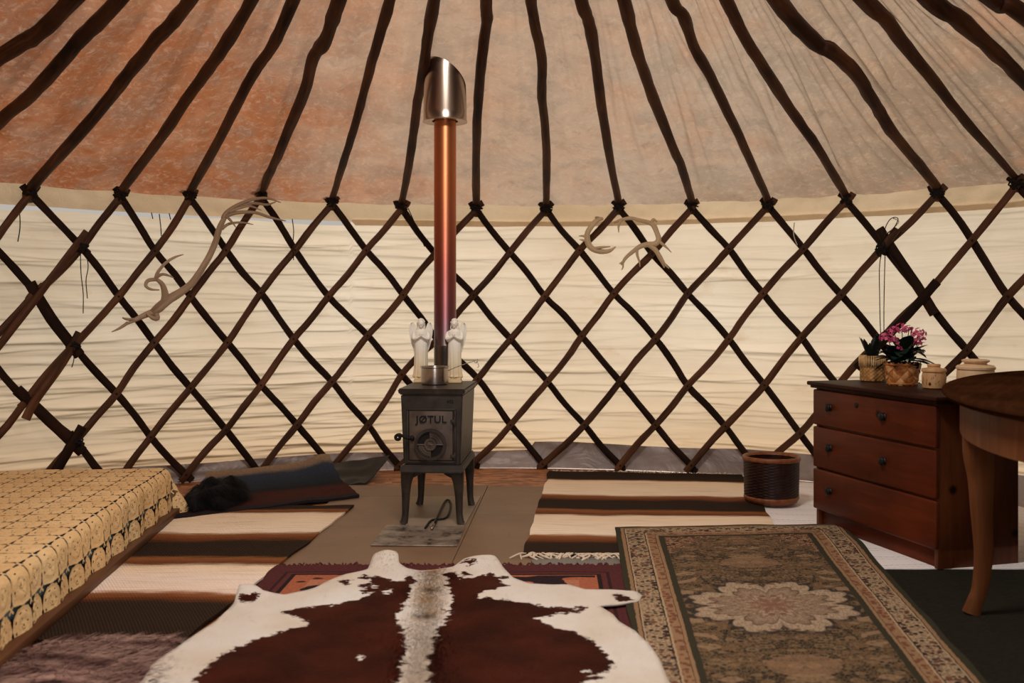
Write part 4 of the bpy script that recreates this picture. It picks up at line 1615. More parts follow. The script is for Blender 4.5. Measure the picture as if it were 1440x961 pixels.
def motif_bm(bm, ca, cb, scallop):
    rings = []
    for k, r in enumerate(RR):
        ring = []
        for s in range(NSG):
            th = 2 * PI * (s + 0.5) / NSG
            if k == len(RR) - 1:
                cc, ss = abs(math.cos(th)), abs(math.sin(th))
                rr = 0.0594 / (cc ** 4.5 + ss ** 4.5) ** (1 / 4.5) * (1 - 0.058 * (0.5 - 0.5 * math.cos(8 * th)))
                if scallop:
                    rr = 0.0570 * (1 + 0.035 * math.cos(12 * th))
            else:
                rr = r
            p = drape(ca + rr * math.cos(th), cb + rr * math.sin(th))
            lift = (0.0025 if k in (1, 4, 5, 8) else 0.0) + 0.0012 * (s % 2)
            p.z += lift * 0.6
            p.x += lift * 0.6
            ring.append(bm.verts.new(p))
        rings.append(ring)
    for k in range(len(RR) - 1):
        for s in range(NSG):
            if k == 1 and s % 4 == 0:
                continue
            if k == 3 and s % 8 == 1:
                continue
            if k == 5 and s % 4 == 1 and (scallop or s % 8 == 1):
                continue
            s2 = (s + 1) % NSG
            bm.faces.new((rings[k][s], rings[k][s2], rings[k + 1][s2], rings[k + 1][s]))


a_hem = BX1 - RB + 0.255
b_hem = BY1 - RB + 0.245
rest = BM()
count = 0
for i in range(13):
    for j in range(26):
        ca = a_hem - (i + 0.5) * MS
        cb = b_hem - (j + 0.5) * MS
        if ca < BX0 or cb < BY0:
            continue
        c = drape(ca, cb)
        c = Matrix.Rotation(BEDR, 3, 'Z') @ (c - BEDP) + BEDP
        seen = c.x > -0.514 * c.y - 0.16
        if seen and count < 295 and not (j < 1 and i > 3):
            count += 1
            bm = BM()
            motif_bm(bm, ca, cb, i == 0 or j == 0)
            bm.transform(sinv)
            obj('crochet_motif', bm, M['lace'], spread)
        else:
            motif_bm(rest, ca, cb, i == 0 or j == 0)
        # small joining knots between four motifs
rest.transform(sinv)
tag(obj('crochet_field', rest, M['lace'], spread), kind='stuff')
bm = BM()
for i in range(1, 13):
    for j in range(1, 26):
        ca = a_hem - i * MS
        cb = b_hem - j * MS
        if ca < BX0 or cb < BY0:
            continue
        for k in range(4):
            th = PI / 4 + k * PI / 2
            s, c_ = math.sin(th), math.cos(th)
            w = 0.0035
            P = [drape(ca - s * w, cb + c_ * w), drape(ca + s * w, cb - c_ * w), drape(ca + c_ * 0.016 + s * w, cb + s * 0.016 - c_ * w), drape(ca + c_ * 0.016 - s * w, cb + s * 0.016 + c_ * w)]
            try:
                bm.faces.new([bm.verts.new(p + Vector((0.0008, 0, 0.0012))) for p in P])
            except ValueError:
                pass
bm.transform(sinv)
tag(obj('joining_knot', bm, M['lace'], spread), kind='stuff')

# black fleece at the foot of the bed
bm = BM()
bmesh.ops.create_icosphere(bm, subdivisions=4, radius=1.0)
for v in bm.verts:
    n = v.co.copy()
    f = 1 + 0.40 * noise.noise(n * 2.0) + 0.12 * noise.noise(n * 6)
    v.co = Vector((-1.50 + n.x * 0.115 * f, 5.04 + n.y * 0.21 * f, max(0.014, 0.05 + n.z * 0.09 * f)))
fle = tag(obj('fleece', bm, M['black_fur']), 'shaggy black fleece heaped on the floor at the bed end', 'fleece')


def fleece_sample(rnd):
    n = Vector((rnd.gauss(0, 1), rnd.gauss(0, 1), rnd.gauss(0, 1))).normalized()
    if n.z < -0.3:
        return None
    f = 1 + 0.40 * noise.noise(n * 2.0) + 0.12 * noise.noise(n * 6)
    p = Vector((-1.50 + n.x * 0.115 * f, 5.04 + n.y * 0.21 * f, max(0.02, 0.05 + n.z * 0.09 * f)))
    d = (n * 0.45 + Vector((rnd.gauss(0.3, 0.45), rnd.gauss(-0.1, 0.45), -0.65))).normalized() * rnd.uniform(0.03, 0.085)
    if p.z + d.z < 0.03:
        d.z = 0.03 - p.z
    return p, d, 0.0013, (0, 0, 0)


fur_blades('wool', fle, M['black_fur'], 14000, fleece_sample, 18)

# ------------------------------------------------------------------ stove
ST = empty('wood_stove', (-0.368, 4.535, 0), math.radians(-4), 'black cast-iron wood stove with raised lettering on its door', 'stove')


def frustum(bm, w0, w1, y0, y1, y2, y3, z0, z1, bev=0.006):
    """bottom half width w0 from y0..y1, top half width w1 from y2..y3"""
    vs = [bm.verts.new(v) for v in ((-w0, y0, z0), (w0, y0, z0), (w0, y1, z0), (-w0, y1, z0), (-w1, y2, z1), (w1, y2, z1), (w1, y3, z1), (-w1, y3, z1))]
    for q in ((3, 2, 1, 0), (4, 5, 6, 7), (0, 1, 5, 4), (1, 2, 6, 5), (2, 3, 7, 6), (3, 0, 4, 7)):
        bm.faces.new([vs[i] for i in q])
    if bev:
        bmesh.ops.bevel(bm, geom=[e for e in bm.edges], offset=bev, segments=2, affect='EDGES')


bm = BM()
frustum(bm, 0.131, 0.143, 0.020, 0.50, 0.012, 0.51, 0.285, 0.610, 0.006)
obj('firebox', bm, M['iron'], ST, auto=0.6)
bm = BM()
frustum(bm, 0.150, 0.156, 0.004, 0.52, -0.002, 0.526, 0.608, 0.636, 0.006)
obj('top_plate', bm, M['iron'], ST, auto=0.6)
bm = BM()
frustum(bm, 0.146, 0.142, -0.004, 0.52, 0.002, 0.51, 0.252, 0.287, 0.006)
obj('base_frame', bm, M['iron'], ST, auto=0.6)
for sx in (-1, 1):
    for yy in (0.035, 0.48):
        bm = BM()
        pts = [Vector((sx * 0.112, yy, 0.256)), Vector((sx * 0.120, yy, 0.21)), Vector((sx * 0.123, yy, 0.14)), Vector((sx * 0.125, yy, 0.06)), Vector((sx * 0.131, yy, 0.020)), Vector((sx * 0.136, yy, 0.011))]
        sweep(bm, catmull(pts, 3), lerp_list([0.036, 0.026, 0.0185, 0.0155, 0.0175, 0.021], 3), lerp_list([0.030, 0.024, 0.018, 0.015, 0.017, 0.020], 3), lambda p: Vector((0, 1, 0)), 10, power=0.6)
        # bracket towards the middle
        sweep(bm, [Vector((sx * 0.10, yy, 0.245)), Vector((sx * 0.085, yy, 0.238)), Vector((sx * 0.055, yy, 0.248))], [0.014, 0.012, 0.006], n=8)
        obj('leg', bm, M['iron'], ST, auto=0.7)
# front face slopes a little; door built in a leaning frame
lean = math.atan2(0.008, 0.325)
FM = Matrix.Translation((0, 0.020, 0.285)) @ Matrix.Rotation(lean, 4, 'X')


def fobj(name, bm, m, parent=ST, **k):
    bm.transform(FM)
    return obj(name, bm, m, parent, **k)


def ring_frame(bm, x0, x1, z0, z1, w, y0, y1):
    box(bm, x0, x1, y0, y1, z1 - w, z1, 0.002)
    box(bm, x0, x1, y0, y1, z0, z0 + w, 0.002)
    box(bm, x0, x0 + w, y0, y1, z0 + w, z1 - w, 0.002)
    box(bm, x1 - w, x1, y0, y1, z0 + w, z1 - w, 0.002)


bm = BM()
ring_frame(bm, -0.116, 0.113, 0.012, 0.262, 0.010, -0.010, 0.004)
fobj('door_frame', bm, M['iron'], auto=0.6)
bm = BM()
box(bm, -0.102, 0.098, -0.014, 0.0, 0.025, 0.250, 0.004)
door = fobj('door', bm, M['iron_door'], auto=0.6)
VC = (-0.004, 0.098)


def disc_ring(bm, r0, r1, y, n=40, a0=0, a1=2 * PI, th=0.006):
    st = int(n * (a1 - a0) / (2 * PI))
    full = a1 - a0 > 6.28
    R = []
    for k in range(st + (0 if full else 1)):
        a = a0 + (a1 - a0) * k / st
        c, s = math.cos(a), math.sin(a)
        R.append([bm.verts.new((VC[0] + r * c, yy, VC[1] + r * s)) for r, yy in ((r0, y), (r0, y - th), (r1, y - th), (r1, y))])
    for k in range(st):
        A, B = R[k], R[(k + 1) % len(R)]
        for i in range(3):
            bm.faces.new((A[i], B[i], B[i + 1], A[i + 1]))
    if not full:
        bm.faces.new(R[0])
        bm.faces.new(R[-1][::-1])
    bmesh.ops.recalc_face_normals(bm, faces=bm.faces)


bm = BM()
disc_ring(bm, 0.060, 0.073, -0.013, 48, th=0.012)
disc_ring(bm, 0.0, 0.060, -0.0135, 48, th=0.001)
fobj('vent_ring', bm, M['iron'], door, auto=0.6)
bm = BM()                                   # open quarters of the air vent
for a0 in (PI / 2, -PI / 2):
    disc_ring(bm, 0.030, 0.057, -0.0145, 48, a0 + 0.06, a0 + PI / 2 - 0.04, 0.0012)
fobj('vent_opening', bm, M['iron_dark'], door, smooth=False)
bm = BM()                                   # turning wheel: closed quarters with ridges, ribs and hub
for a0 in (0, PI):
    for r0, r1, th in ((0.030, 0.057, 0.002), (0.036, 0.040, 0.006), (0.046, 0.050, 0.006)):
        disc_ring(bm, r0, r1, -0.0145, 48, a0 + 0.05, a0 + PI / 2 - 0.05, th)
for a in (0, PI / 2, PI, -PI / 2):
    c, s = math.cos(a), math.sin(a)
    sweep(bm, [Vector((VC[0] + 0.02 * c, -0.020, VC[1] + 0.02 * s)), Vector((VC[0] + 0.060 * c, -0.020, VC[1] + 0.060 * s))], 0.0028, n=6)
disc_ring(bm, 0.0, 0.027, -0.0145, 32, th=0.006)
disc_ring(bm, 0.020, 0.026, -0.0145, 32, th=0.011)
for k in range(8):
    a = k * PI / 4
    sweep(bm, [Vector((VC[0] + 0.004 * math.cos(a), -0.022, VC[1] + 0.004 * math.sin(a))), Vector((VC[0] + 0.018 * math.cos(a), -0.021, VC[1] + 0.018 * math.sin(a)))], [0.0035, 0.0015], n=6)
ellipsoid(bm, (VC[0], -0.022, VC[1]), 0.006, 0.005, 0.006, 10, 6)
fobj('vent_wheel', bm, M['iron_door'], door, auto=0.6)


def lettering(name, txt, size, loc, parent, m, ex=0.0016, sp=1.0):
    cu = bpy.data.curves.new(name, 'FONT')
    cu.body = txt
    cu.size = size
    cu.align_x = 'CENTER'
    cu.align_y = 'CENTER'
    cu.extrude = ex
    cu.offset = 0.0006
    cu.space_character = sp
    cu.materials.append(m)
    tmp = bpy.data.objects.new(name, cu)
    me = bpy.data.meshes.new_from_object(tmp)
    bpy.data.objects.remove(tmp)
    o = link(name, me, m, parent)
    o.matrix_local = FM @ Matrix.Translation(loc) @ Matrix.Rotation(PI / 2, 4, 'X')
    return o


lettering('lettering', 'J\u00d8TUL', 0.046, (0.0, -0.0148, 0.212), door, M['iron_dark'], 0.0035, 1.08)
lettering('plate_number', '602', 0.020, (0.085, 0.0005, 0.292), ST, M['iron_dark'], 0.0015, 1.05)
bm = BM()                                   # handle with curled end
pts = [Vector((-0.088, -0.016, 0.128)), Vector((-0.105, -0.030, 0.128)), Vector((-0.125, -0.036, 0.137)), Vector((-0.140, -0.038, 0.145)), Vector((-0.150, -0.038, 0.142))]
sweep(bm, catmull(pts, 4), lerp_list([0.009, 0.007, 0.006, 0.008, 0.010], 4), n=10)
ellipsoid(bm, (-0.088, -0.018, 0.127), 0.012, 0.010, 0.013, 12, 8)
torus(bm, (-0.150, -0.038, 0.133), 0.010, 0.0075, (0, 1, 0), 18, 8)
fobj('door_handle', bm, M['iron_dark'], door)
for zz in (0.045, 0.205):
    bm = BM()
    lathe(bm, [(0, -0.018), (0.007, -0.018), (0.0085, -0.012), (0.0085, 0.012), (0.007, 0.018), (0, 0.018)], 12, (0.107, -0.012, zz))
    box(bm, 0.088, 0.107, -0.020, -0.012, zz - 0.008, zz + 0.008, 0.002)
    fobj('hinge', bm, M['iron'], door, auto=0.6)

# flue pipe and its sleeve through the roof
FLX, FLY = -0.335, 4.985
flp = empty('flue_pipe', (FLX, FLY, 0.637), 0, 'tall copper-coloured flue pipe rising behind the white angels', 'pipe')
bm = BM()
PR = 0.0555
zr = EAVE + 0.06 + SLOPE * (RW - (FLY - CY)) - 0.637
lathe(bm, [(PR + 0.006, 0.0), (PR + 0.006, 0.02), (PR, 0.024), (PR, 0.175), (PR + 0.002, 0.178), (PR + 0.002, 0.184), (PR, 0.187), (PR, 1.48), (0, 1.48)], 40)
o = obj('pipe', bm, M['flue'], flp, auto=0.8)
bm = BM()
SR0, SR1 = 0.105, 0.112
n = 48
prof0 = []
zs0 = 1.0 + (435 - 172) / FPX * FLY - 0.637
rings = []
for j in range(9):
    ring = []
    for k in range(n):
        a = 2 * PI * k / n
        x, y = math.cos(a), math.sin(a)
        R = SR1 if j == 0 else SR0 + 0.004 * (1 - j / 8)
        xw, yw = FLX + R * x, FLY + R * y
        zt = 1.0 + (435 - 79) / FPX * (FLY - 0.09) - 0.637 - 0.084 - 0.050 * x - 0.0675 * y
        zb = zs0 + (0.0 if j == 0 else 0.008)
        z = zb + (zt - zb) * (max(0, j - 1) / 7)
        ring.append(bm.verts.new((R * x, R * y, z)))
    rings.append(ring)
for a, b in zip(rings, rings[1:]):
    for k in range(n):
        bm.faces.new((a[k], a[(k + 1) % n], b[(k + 1) % n], b[k]))
inner = bm.verts
ring = [bm.verts.new((v.co.x * (PR + 0.01) / SR1, v.co.y * (PR + 0.01) / SR1, v.co.z + 0.004)) for v in rings[0]]
for k in range(n):
    bm.faces.new((rings[0][(k + 1) % n], rings[0][k], ring[k], ring[(k + 1) % n]))
obj('steel_sleeve', bm, M['steel'], flp, auto=0.7)

# ------------------------------------------------------------------ angels on the stove


def make_angel(loc, rz, label, seed):
    root = empty('angel_figurine', loc, rz, label, 'figurine', 'white angels on the stove')
    bm = BM()
    # plinth
    box(bm, -0.036, 0.036, -0.030, 0.030, 0.0, 0.011, 0.002)
    box(bm, -0.033, 0.033, -0.027, 0.027, 0.010, 0.024, 0.002)
    o = obj('plinth', bm, M['plaster'], root, auto=0.6)
    bm = BM()
    # robe with folds
    prof = [(0.036, 0.023), (0.0385, 0.030), (0.035, 0.045), (0.032, 0.075), (0.0315, 0.12), (0.032, 0.16), (0.031, 0.19), (0.028, 0.208), (0.029, 0.225), (0.031, 0.242), (0.029, 0.254), (0.019, 0.262), (0.0115, 0.267), (0.0105, 0.276), (0.0, 0.282)]
    n = 48
    rings = []
    for r, z in prof:
        if r == 0:
            rings.append([bm.verts.new((0, 0, z))])
            continue
        ring = []
        for k in range(n):
            a = 2 * PI * k / n
            f = 1.0
            if z < 0.19:
                f += 0.10 * math.sin(a * 13 + seed) * (1 - z / 0.22) + 0.02 * math.sin(a * 5)
            sx, sy = 1.05, 0.82
            if 0.21 < z < 0.262:
                sx, sy = 1.16, 0.72
            ring.append(bm.verts.new((r * f * sx * math.cos(a), r * f * sy * math.sin(a), z)))
        rings.append(ring)
    for a, b in zip(rings, rings[1:]):
        for k in range(n):
            k2 = (k + 1) % n
            if len(b) == 1:
                bm.faces.new((a[k], a[k2], b[0]))
            else:
                bm.faces.new((a[k], a[k2], b[k2], b[k]))
    bm.faces.new(rings[0][::-1])
    # arms: shoulder, elbow, wrist, hands pressed together
    for s in (-1, 1):
        P = [Vector((s * 0.030, 0.0, 0.249)), Vector((s * 0.037, -0.006, 0.234)), Vector((s * 0.035, -0.016, 0.216)), Vector((s * 0.020, -0.027, 0.220)), Vector((s * 0.006, -0.032, 0.229))]
        sweep(bm, catmull(P, 4), lerp_list([0.009, 0.0095, 0.009, 0.0075, 0.0050], 4), n=12)
        # hand, fingers upwards, thumb apart
        P = [Vector((s * 0.0042, -0.0325, 0.227)), Vector((s * 0.0034, -0.034, 0.240)), Vector((s * 0.0024, -0.034, 0.252))]
        sweep(bm, P, [0.0045, 0.0042, 0.002], n=8)
        sweep(bm, [Vector((s * 0.004, -0.036, 0.232)), Vector((s * 0.0035, -0.040, 0.240))], [0.0022, 0.0012], n=6)
        # sleeve drop
        ellipsoid(bm, (s * 0.032, -0.012, 0.212), 0.008, 0.010, 0.012, 12, 8)
    # head bowed a little
    ellipsoid(bm, (0, -0.006, 0.292), 0.0172, 0.0185, 0.0222, 20, 14)
    ellipsoid(bm, (0, -0.0240, 0.289), 0.0030, 0.004, 0.0048, 8, 6)        # nose
    ellipsoid(bm, (0, -0.0215, 0.2805), 0.0048, 0.003, 0.0016, 8, 6)       # mouth
    ellipsoid(bm, (0, -0.0190, 0.2745), 0.0055, 0.004, 0.0038, 8, 6)       # chin
    for s in (-1, 1):
        ellipsoid(bm, (s * 0.0066, -0.0215, 0.2965), 0.0036, 0.0022, 0.0016, 8, 6)   # brow and eye
        ellipsoid(bm, (s * 0.0170, -0.004, 0.290), 0.0025, 0.004, 0.005, 8, 6)       # ear
        ellipsoid(bm, (s * 0.012, -0.020, 0.030), 0.009, 0.014, 0.007, 10, 6)        # feet
    o = obj('figure', bm, M['plaster'], root)
    md = o.modifiers.new('one_surface', 'REMESH')
    md.mode = 'VOXEL'
    md.voxel_size = 0.0016
    md.use_smooth_shade = True
    sm = o.modifiers.new('soften', 'SMOOTH')
    sm.factor = 0.5
    sm.iterations = 3
    # curled hair
    bm = BM()
    rnd = random.Random(seed)
    for k in range(46):
        th, ph = rnd.uniform(0, 2 * PI), rnd.uniform(0.0, 1.45)
        d = Vector((math.sin(ph) * math.cos(th), math.sin(ph) * math.sin(th), math.cos(ph)))
        if d.y < -0.35 and d.z < 0.72:
            continue
        ellipsoid(bm, Vector((0, -0.004, 0.294)) + Vector((d.x * 0.0168, d.y * 0.018, d.z * 0.0205)), 0.0048, 0.0048, 0.0042, 8, 6)
    for s in (-1, 1):
        for q in range(5):
            ellipsoid(bm, (s * (0.0172 + 0.0004 * q), 0.004, 0.290 - q * 0.0055), 0.0042, 0.006, 0.005, 8, 6)
    obj('hair', bm, M['plaster'], root)
    # wings: tall leaf shapes rising beside the head and tapering to the hips
    for s in (-1, 1):
        bm = BM()
        rows_ = []
        zs = [0.140, 0.160, 0.185, 0.210, 0.235, 0.255, 0.272, 0.285, 0.293, 0.297]
        inn = [0.024, 0.022, 0.020, 0.018, 0.018, 0.020, 0.025, 0.029, 0.033, 0.038]
        out = [0.030, 0.038, 0.046, 0.052, 0.0565, 0.0585, 0.058, 0.0555, 0.051, 0.045]
        for z, a, b in zip(zs, inn, out):
            r = []
            for k in range(7):
                t = k / 6
                x = s * (a + (b - a) * t)
                y = 0.016 + 0.012 * math.sin(PI * t) - 0.006 * t
                ridge = 0.0015 * math.sin(t * 15 + z * 60)
                r.append((x, y, z, ridge))
            rows_.append(r)
        F = [[bm.verts.new((x, y - 0.005 * math.sin(PI * (k + 0.4) / 7) - rg, z)) for k, (x, y, z, rg) in enumerate(r)] for r in rows_]
        B = [[bm.verts.new((x, y + 0.004, z)) for x, y, z, rg in r] for r in rows_]
        for i in range(len(rows_) - 1):
            for k in range(6):
                bm.faces.new((F[i][k], F[i][k + 1], F[i + 1][k + 1], F[i + 1][k]))
                bm.faces.new((B[i][k + 1], B[i][k], B[i + 1][k], B[i + 1][k + 1]))
            bm.faces.new((F[i][0], F[i + 1][0], B[i + 1][0], B[i][0]))
            bm.faces.new((F[i + 1][6], F[i][6], B[i][6], B[i + 1][6]))
        for R_, i in ((0, 0), (1, -1)):
            for k in range(6):
                bm.faces.new((F[i][k], B[i][k], B[i][k + 1], F[i][k + 1]))
        bmesh.ops.recalc_face_normals(bm, faces=bm.faces)
        obj('wing', bm, M['plaster'], root)
    return root


make_angel((-0.452, 4.945, 0.637), 0.10, 'white praying angel figurine on the stove, left of the flue pipe', 1.0)
make_angel((-0.284, 4.925, 0.637), -0.06, 'white praying angel figurine on the stove, right of the flue pipe', 2.3)

# small pot on the stove, with a wire-handled spoon
pot = empty('steel_pot', (-0.372, 4.80, 0.637), 0, 'small steel pot on the stove between the angels', 'pot')
bm = BM()
r = 0.066
lathe(bm, [(0, 0.0), (r - 0.005, 0.0), (r - 0.001, 0.004), (r, 0.01), (r, 0.080), (r + 0.004, 0.083), (r + 0.004, 0.088), (r - 0.002, 0.088), (r - 0.003, 0.08), (r - 0.003, 0.006), (0, 0.005)], 40)
bmesh.ops.recalc_face_normals(bm, faces=bm.faces)
obj('body', bm, M['pot'], pot, auto=0.6)
bm = BM()
pts = [Vector((0.064, 0.0, 0.066)), Vector((0.10, 0.0, 0.082)), Vector((0.15, 0.0, 0.10)), Vector((0.187, 0, 0.112)), Vector((0.20, 0, 0.118)), Vector((0.206, 0, 0.110)), Vector((0.196, 0, 0.104)), Vector((0.190, 0, 0.114)), Vector((0.206, 0, 0.122))]
sweep(bm, catmull(pts, 4), 0.0022, n=6)
pts = [Vector((0.198, 0, 0.112)), Vector((0.208, 0, 0.100)), Vector((0.212, 0, 0.086)), Vector((0.204, 0, 0.082))]
sweep(bm, catmull(pts, 4), 0.0018, n=6)
obj('wire_handle', bm, M['pot'], pot)

# ------------------------------------------------------------------ chest of drawers
CH = empty('chest_of_drawers', (1.40, 4.59, 0.0), math.radians(-75), 'red-brown stained pine chest of three drawers', 'chest')
CW, CD, CHH = 0.835, 0.37, 0.668
zf = 0.009
bm = BM()
box(bm, 0.0, CW, 0.012, CD, 0.075, 0.640, 0.002)
obj('carcass', bm, M['chest_side'], CH, auto=0.6)
for x0_, x1_ in ((0.0, 0.022), (CW - 0.022, CW)):
    bm = BM()
    box(bm, x0_, x1_, 0.004, CD, zf, 0.640, 0.002)
    obj('side_panel', bm, M['chest_side'], CH, auto=0.6)
bm = BM()
box(bm, 0.022, CW - 0.022, 0.018, 0.036, zf, 0.083, 0.002)
obj('plinth', bm, M['chest'], CH, auto=0.6)
bm = BM()
box(bm, -0.03, CW + 0.03, -0.03, CD + 0.01, 0.650, 0.668, 0.006, 3)
box(bm, -0.018, CW + 0.018, -0.018, CD + 0.005, 0.638, 0.652, 0.004, 2)
obj('top', bm, M['chest_top'], CH, auto=0.6)
for i, (z0_, z1_) in enumerate(((0.470, 0.632), (0.277, 0.462), (0.085, 0.269))):
    bm = BM()
    box(bm, -0.004, CW + 0.004, -0.012, 0.010, z0_, z1_, 0.007, 3)
    dr = obj('drawer', bm, M['chest'], CH, auto=0.6)
    zc = (z0_ + z1_) / 2 + 0.008
    for xx in (0.135, 0.525):
        if i == 2 and xx > 0.3:
            continue
        bm = BM()
        lathe(bm, [(0, 0.0), (0.017, 0.0), (0.017, 0.003), (0.009, 0.006), (0.009, 0.008), (0.017, 0.011), (0.018, 0.016), (0.012, 0.020), (0, 0.021)], 20)
        bm.transform(Matrix.Translation((xx, -0.012, zc)) @ Matrix.Rotation(PI / 2, 4, 'X'))
        obj('knob', bm, M['knob'], dr)
    if i == 0:
        bm = BM()
        lathe(bm, [(0, 0.0), (0.011, 0.0), (0.011, 0.003), (0.005, 0.004), (0, 0.002)], 16)
        bm.transform(Matrix.Translation((0.335, -0.012, 0.588)) @ Matrix.Rotation(PI / 2, 4, 'X'))
        obj('keyhole_plate', bm, M['knob'], dr)


def on_chest(x, y, z=0.669):
    c, s = math.cos(math.radians(-75)), math.sin(math.radians(-75))
    return Vector((1.40 + c * x - s * y, 4.59 + s * x + c * y, z))


# small straw basket with a dark plant
p = on_chest(0.075, 0.25)
bk = empty('straw_basket', p, 0.25, 'small square straw basket on the chest, leftmost of the things there', 'basket')


def squarish(a, r, k=0.28):
    c, s = math.cos(a), math.sin(a)
    return r / (abs(c) ** 3.2 + abs(s) ** 3.2) ** (1 / 3.2)


bm = BM()
n = 64
rings = []
for j in range(17):
    z = 0.002 + 0.068 * j / 16
    ring = []
    for k in range(n):
        a = 2 * PI * k / n
        ww = 0.0022 * (1 if (j // 2 + k // 2) % 2 else -1)
        rr = squarish(a, 0.049) + ww
        ring.append(bm.verts.new((rr * math.cos(a), rr * math.sin(a), z)))
    rings.append(ring)
for a, b in zip(rings, rings[1:]):
    for k in range(n):
        bm.faces.new((a[k], a[(k + 1) % n], b[(k + 1) % n], b[k]))
bm.faces.new(rings[0][::-1])
obj('woven_body', bm, M['straw'], bk)
bm = BM()
for k in range(36):
    a = 2 * PI * k / 36
    rr = squarish(a, 0.051)
    sweep(bm, [Vector((rr * math.cos(a), rr * math.sin(a), 0.066)), Vector((rr * 1.03 * math.cos(a), rr * 1.03 * math.sin(a), 0.095)), Vector((rr * math.cos(a), rr * math.sin(a), 0.118))], [0.0036, 0.004, 0.0036], n=6)
tag(obj('stalk_band', bm, M['straw_pale'], bk), kind='stuff')
bm = BM()
sweep(bm, [Vector((0.040, -0.03, 0.095)), Vector((0.062, -0.035, 0.118)), Vector((0.075, -0.035, 0.135))], [0.006, 0.006, 0.005], n=8)
obj('handle_stub', bm, M['straw_pale'], bk)
bm = BM()
lathe(bm, [(0, 0.10), (0.044, 0.10)], 20)
obj('soil', bm, M['soil'], bk)


def leaf_mesh(bm, base, d, L, W, up=0.25, fold=0.15, n=6, rnd=random):
    d = Vector(d).normalized()
    s = d.cross(Vector((0, 0, 1)))
    if s.length < 0.05:
        s = Vector((1, 0, 0))
    s.normalize()
    nn = s.cross(d)
    rows_ = []
    for i in range(n + 1):
        t = i / n
        w = W * (math.sin(PI * min(1, t * 0.9 + 0.08)) ** 0.8) * (1 + 0.10 * math.sin(t * 18))
        c = Vector(base) + d * (L * t) + nn * (-up * L * t * t)
        rows_.append([bm.verts.new(c - s * w + nn * fold * w), bm.verts.new(c), bm.verts.new(c + s * w + nn * fold * w)])
    for a, b in zip(rows_, rows_[1:]):
        bm.faces.new((a[0], a[1], b[1], b[0]))
        bm.faces.new((a[1], a[2], b[2], b[1]))


rnd = random.Random(21)
pl = empty('dark_plant', p + Vector((0, 0, 0.1005)), 0, 'dark bushy plant growing out of the small straw basket', 'plant')
for k in range(16):
    bm = BM()
    a = rnd.uniform(0, 2 * PI)
    el = rnd.uniform(1.2, 1.52)
    leaf_mesh(bm, (0.02 * math.cos(a), 0.02 * math.sin(a), 0), (math.cos(a) * math.cos(el), math.sin(a) * math.cos(el), math.sin(el)), rnd.uniform(0.06, 0.115), 0.016, 0.06)
    obj('leaf', bm, M['leaf_black'], pl)

# pink flowering plant in a birch bark pot
p = on_chest(0.30, 0.24)
kp = empty('bark_pot', p, 0.3, 'plaited birch-bark pot holding the pink flowers', 'pot')
NSTRIP = 14
for lay in range(2):
    for k in range(NSTRIP):
        bm = BM()
        a0 = 2 * PI * (k + 0.25) / NSTRIP
        sgn = 1 if lay else -1
        pts, nr = [], []
        for i in range(13):
            t = i / 12
            a = a0 + sgn * t * 1.15
            z = 0.004 + 0.088 * t
            R = 0.060 + 0.016 * t
            wv = 0.0030 * math.sin(2 * PI * (t * 1.15 * NSTRIP / PI / 1.0) / 2 + (0 if lay else PI) + k * PI)
            pts.append(Vector(((R + wv) * math.cos(a), (R + wv) * math.sin(a), z)))
        sweep(bm, pts, 0.0125, 0.0014, lambda q: Vector((q.x, q.y, 0)).normalized(), 6, power=0.6)
        obj('bark_strip', bm, M['bark_pale'] if (k + lay) % 3 == 0 else M['bark'], kp, auto=0.8)
bm = BM()
for zz, rr in ((0.090, 0.076), (0.006, 0.060)):
    torus(bm, (0, 0, zz), rr, 0.005, n=36, m=8)
obj('rim', bm, M['bark'], kp)
bm = BM()
lathe(bm, [(0, 0.0), (0.058, 0.0), (0.071, 0.080), (0, 0.082)], 24)
obj('soil', bm, M['soil'], kp)
fp = empty('flowering_plant', p + Vector((0, 0, 0.084)), 0, 'plant with bright pink flower clusters in the birch-bark pot', 'plant')
rnd = random.Random(33)
leafd = []
for k in range(40):
    a = rnd.uniform(0, 2 * PI)
    el = rnd.uniform(-0.05, 1.2)
    h = rnd.uniform(0.0, 0.075)
    leafd.append((a, el, h, rnd.uniform(0.055, 0.10), rnd.uniform(0.022, 0.034)))
leafd += [(-0.5, 0.05, 0.03, 0.125, 0.026), (-0.75, 0.1, 0.02, 0.11, 0.026), (2.6, -0.1, 0.015, 0.09, 0.03), (-1.6, 0.3, 0.03, 0.09, 0.034), (-2.2, 0.35, 0.03, 0.09, 0.034), (-1.1, 0.5, 0.05, 0.09, 0.034)]
for a, el, h, L, W in leafd:
    bm = BM()
    leaf_mesh(bm, (0.03 * math.cos(a), 0.03 * math.sin(a), h), (math.cos(a) * math.cos(el), math.sin(a) * math.cos(el), math.sin(el)), L, W, 0.35, 0.25)
    obj('leaf', bm, M['leaf'], fp)
HEADS = [(-0.072, -0.02, 0.120, 0.034, 34), (-0.045, -0.035, 0.105, 0.024, 20), (-0.035, 0.0, 0.150, 0.028, 24), (-0.005, -0.015, 0.162, 0.030, 30), (0.030, 0.0, 0.155, 0.026, 22), (0.068, -0.01, 0.140, 0.032, 32), (0.035, -0.045, 0.120, 0.024, 22), (0.050, -0.045, 0.098, 0.018, 14), (-0.035, -0.045, 0.075, 0.016, 10), (0.085, 0.0, 0.115, 0.018, 12)]
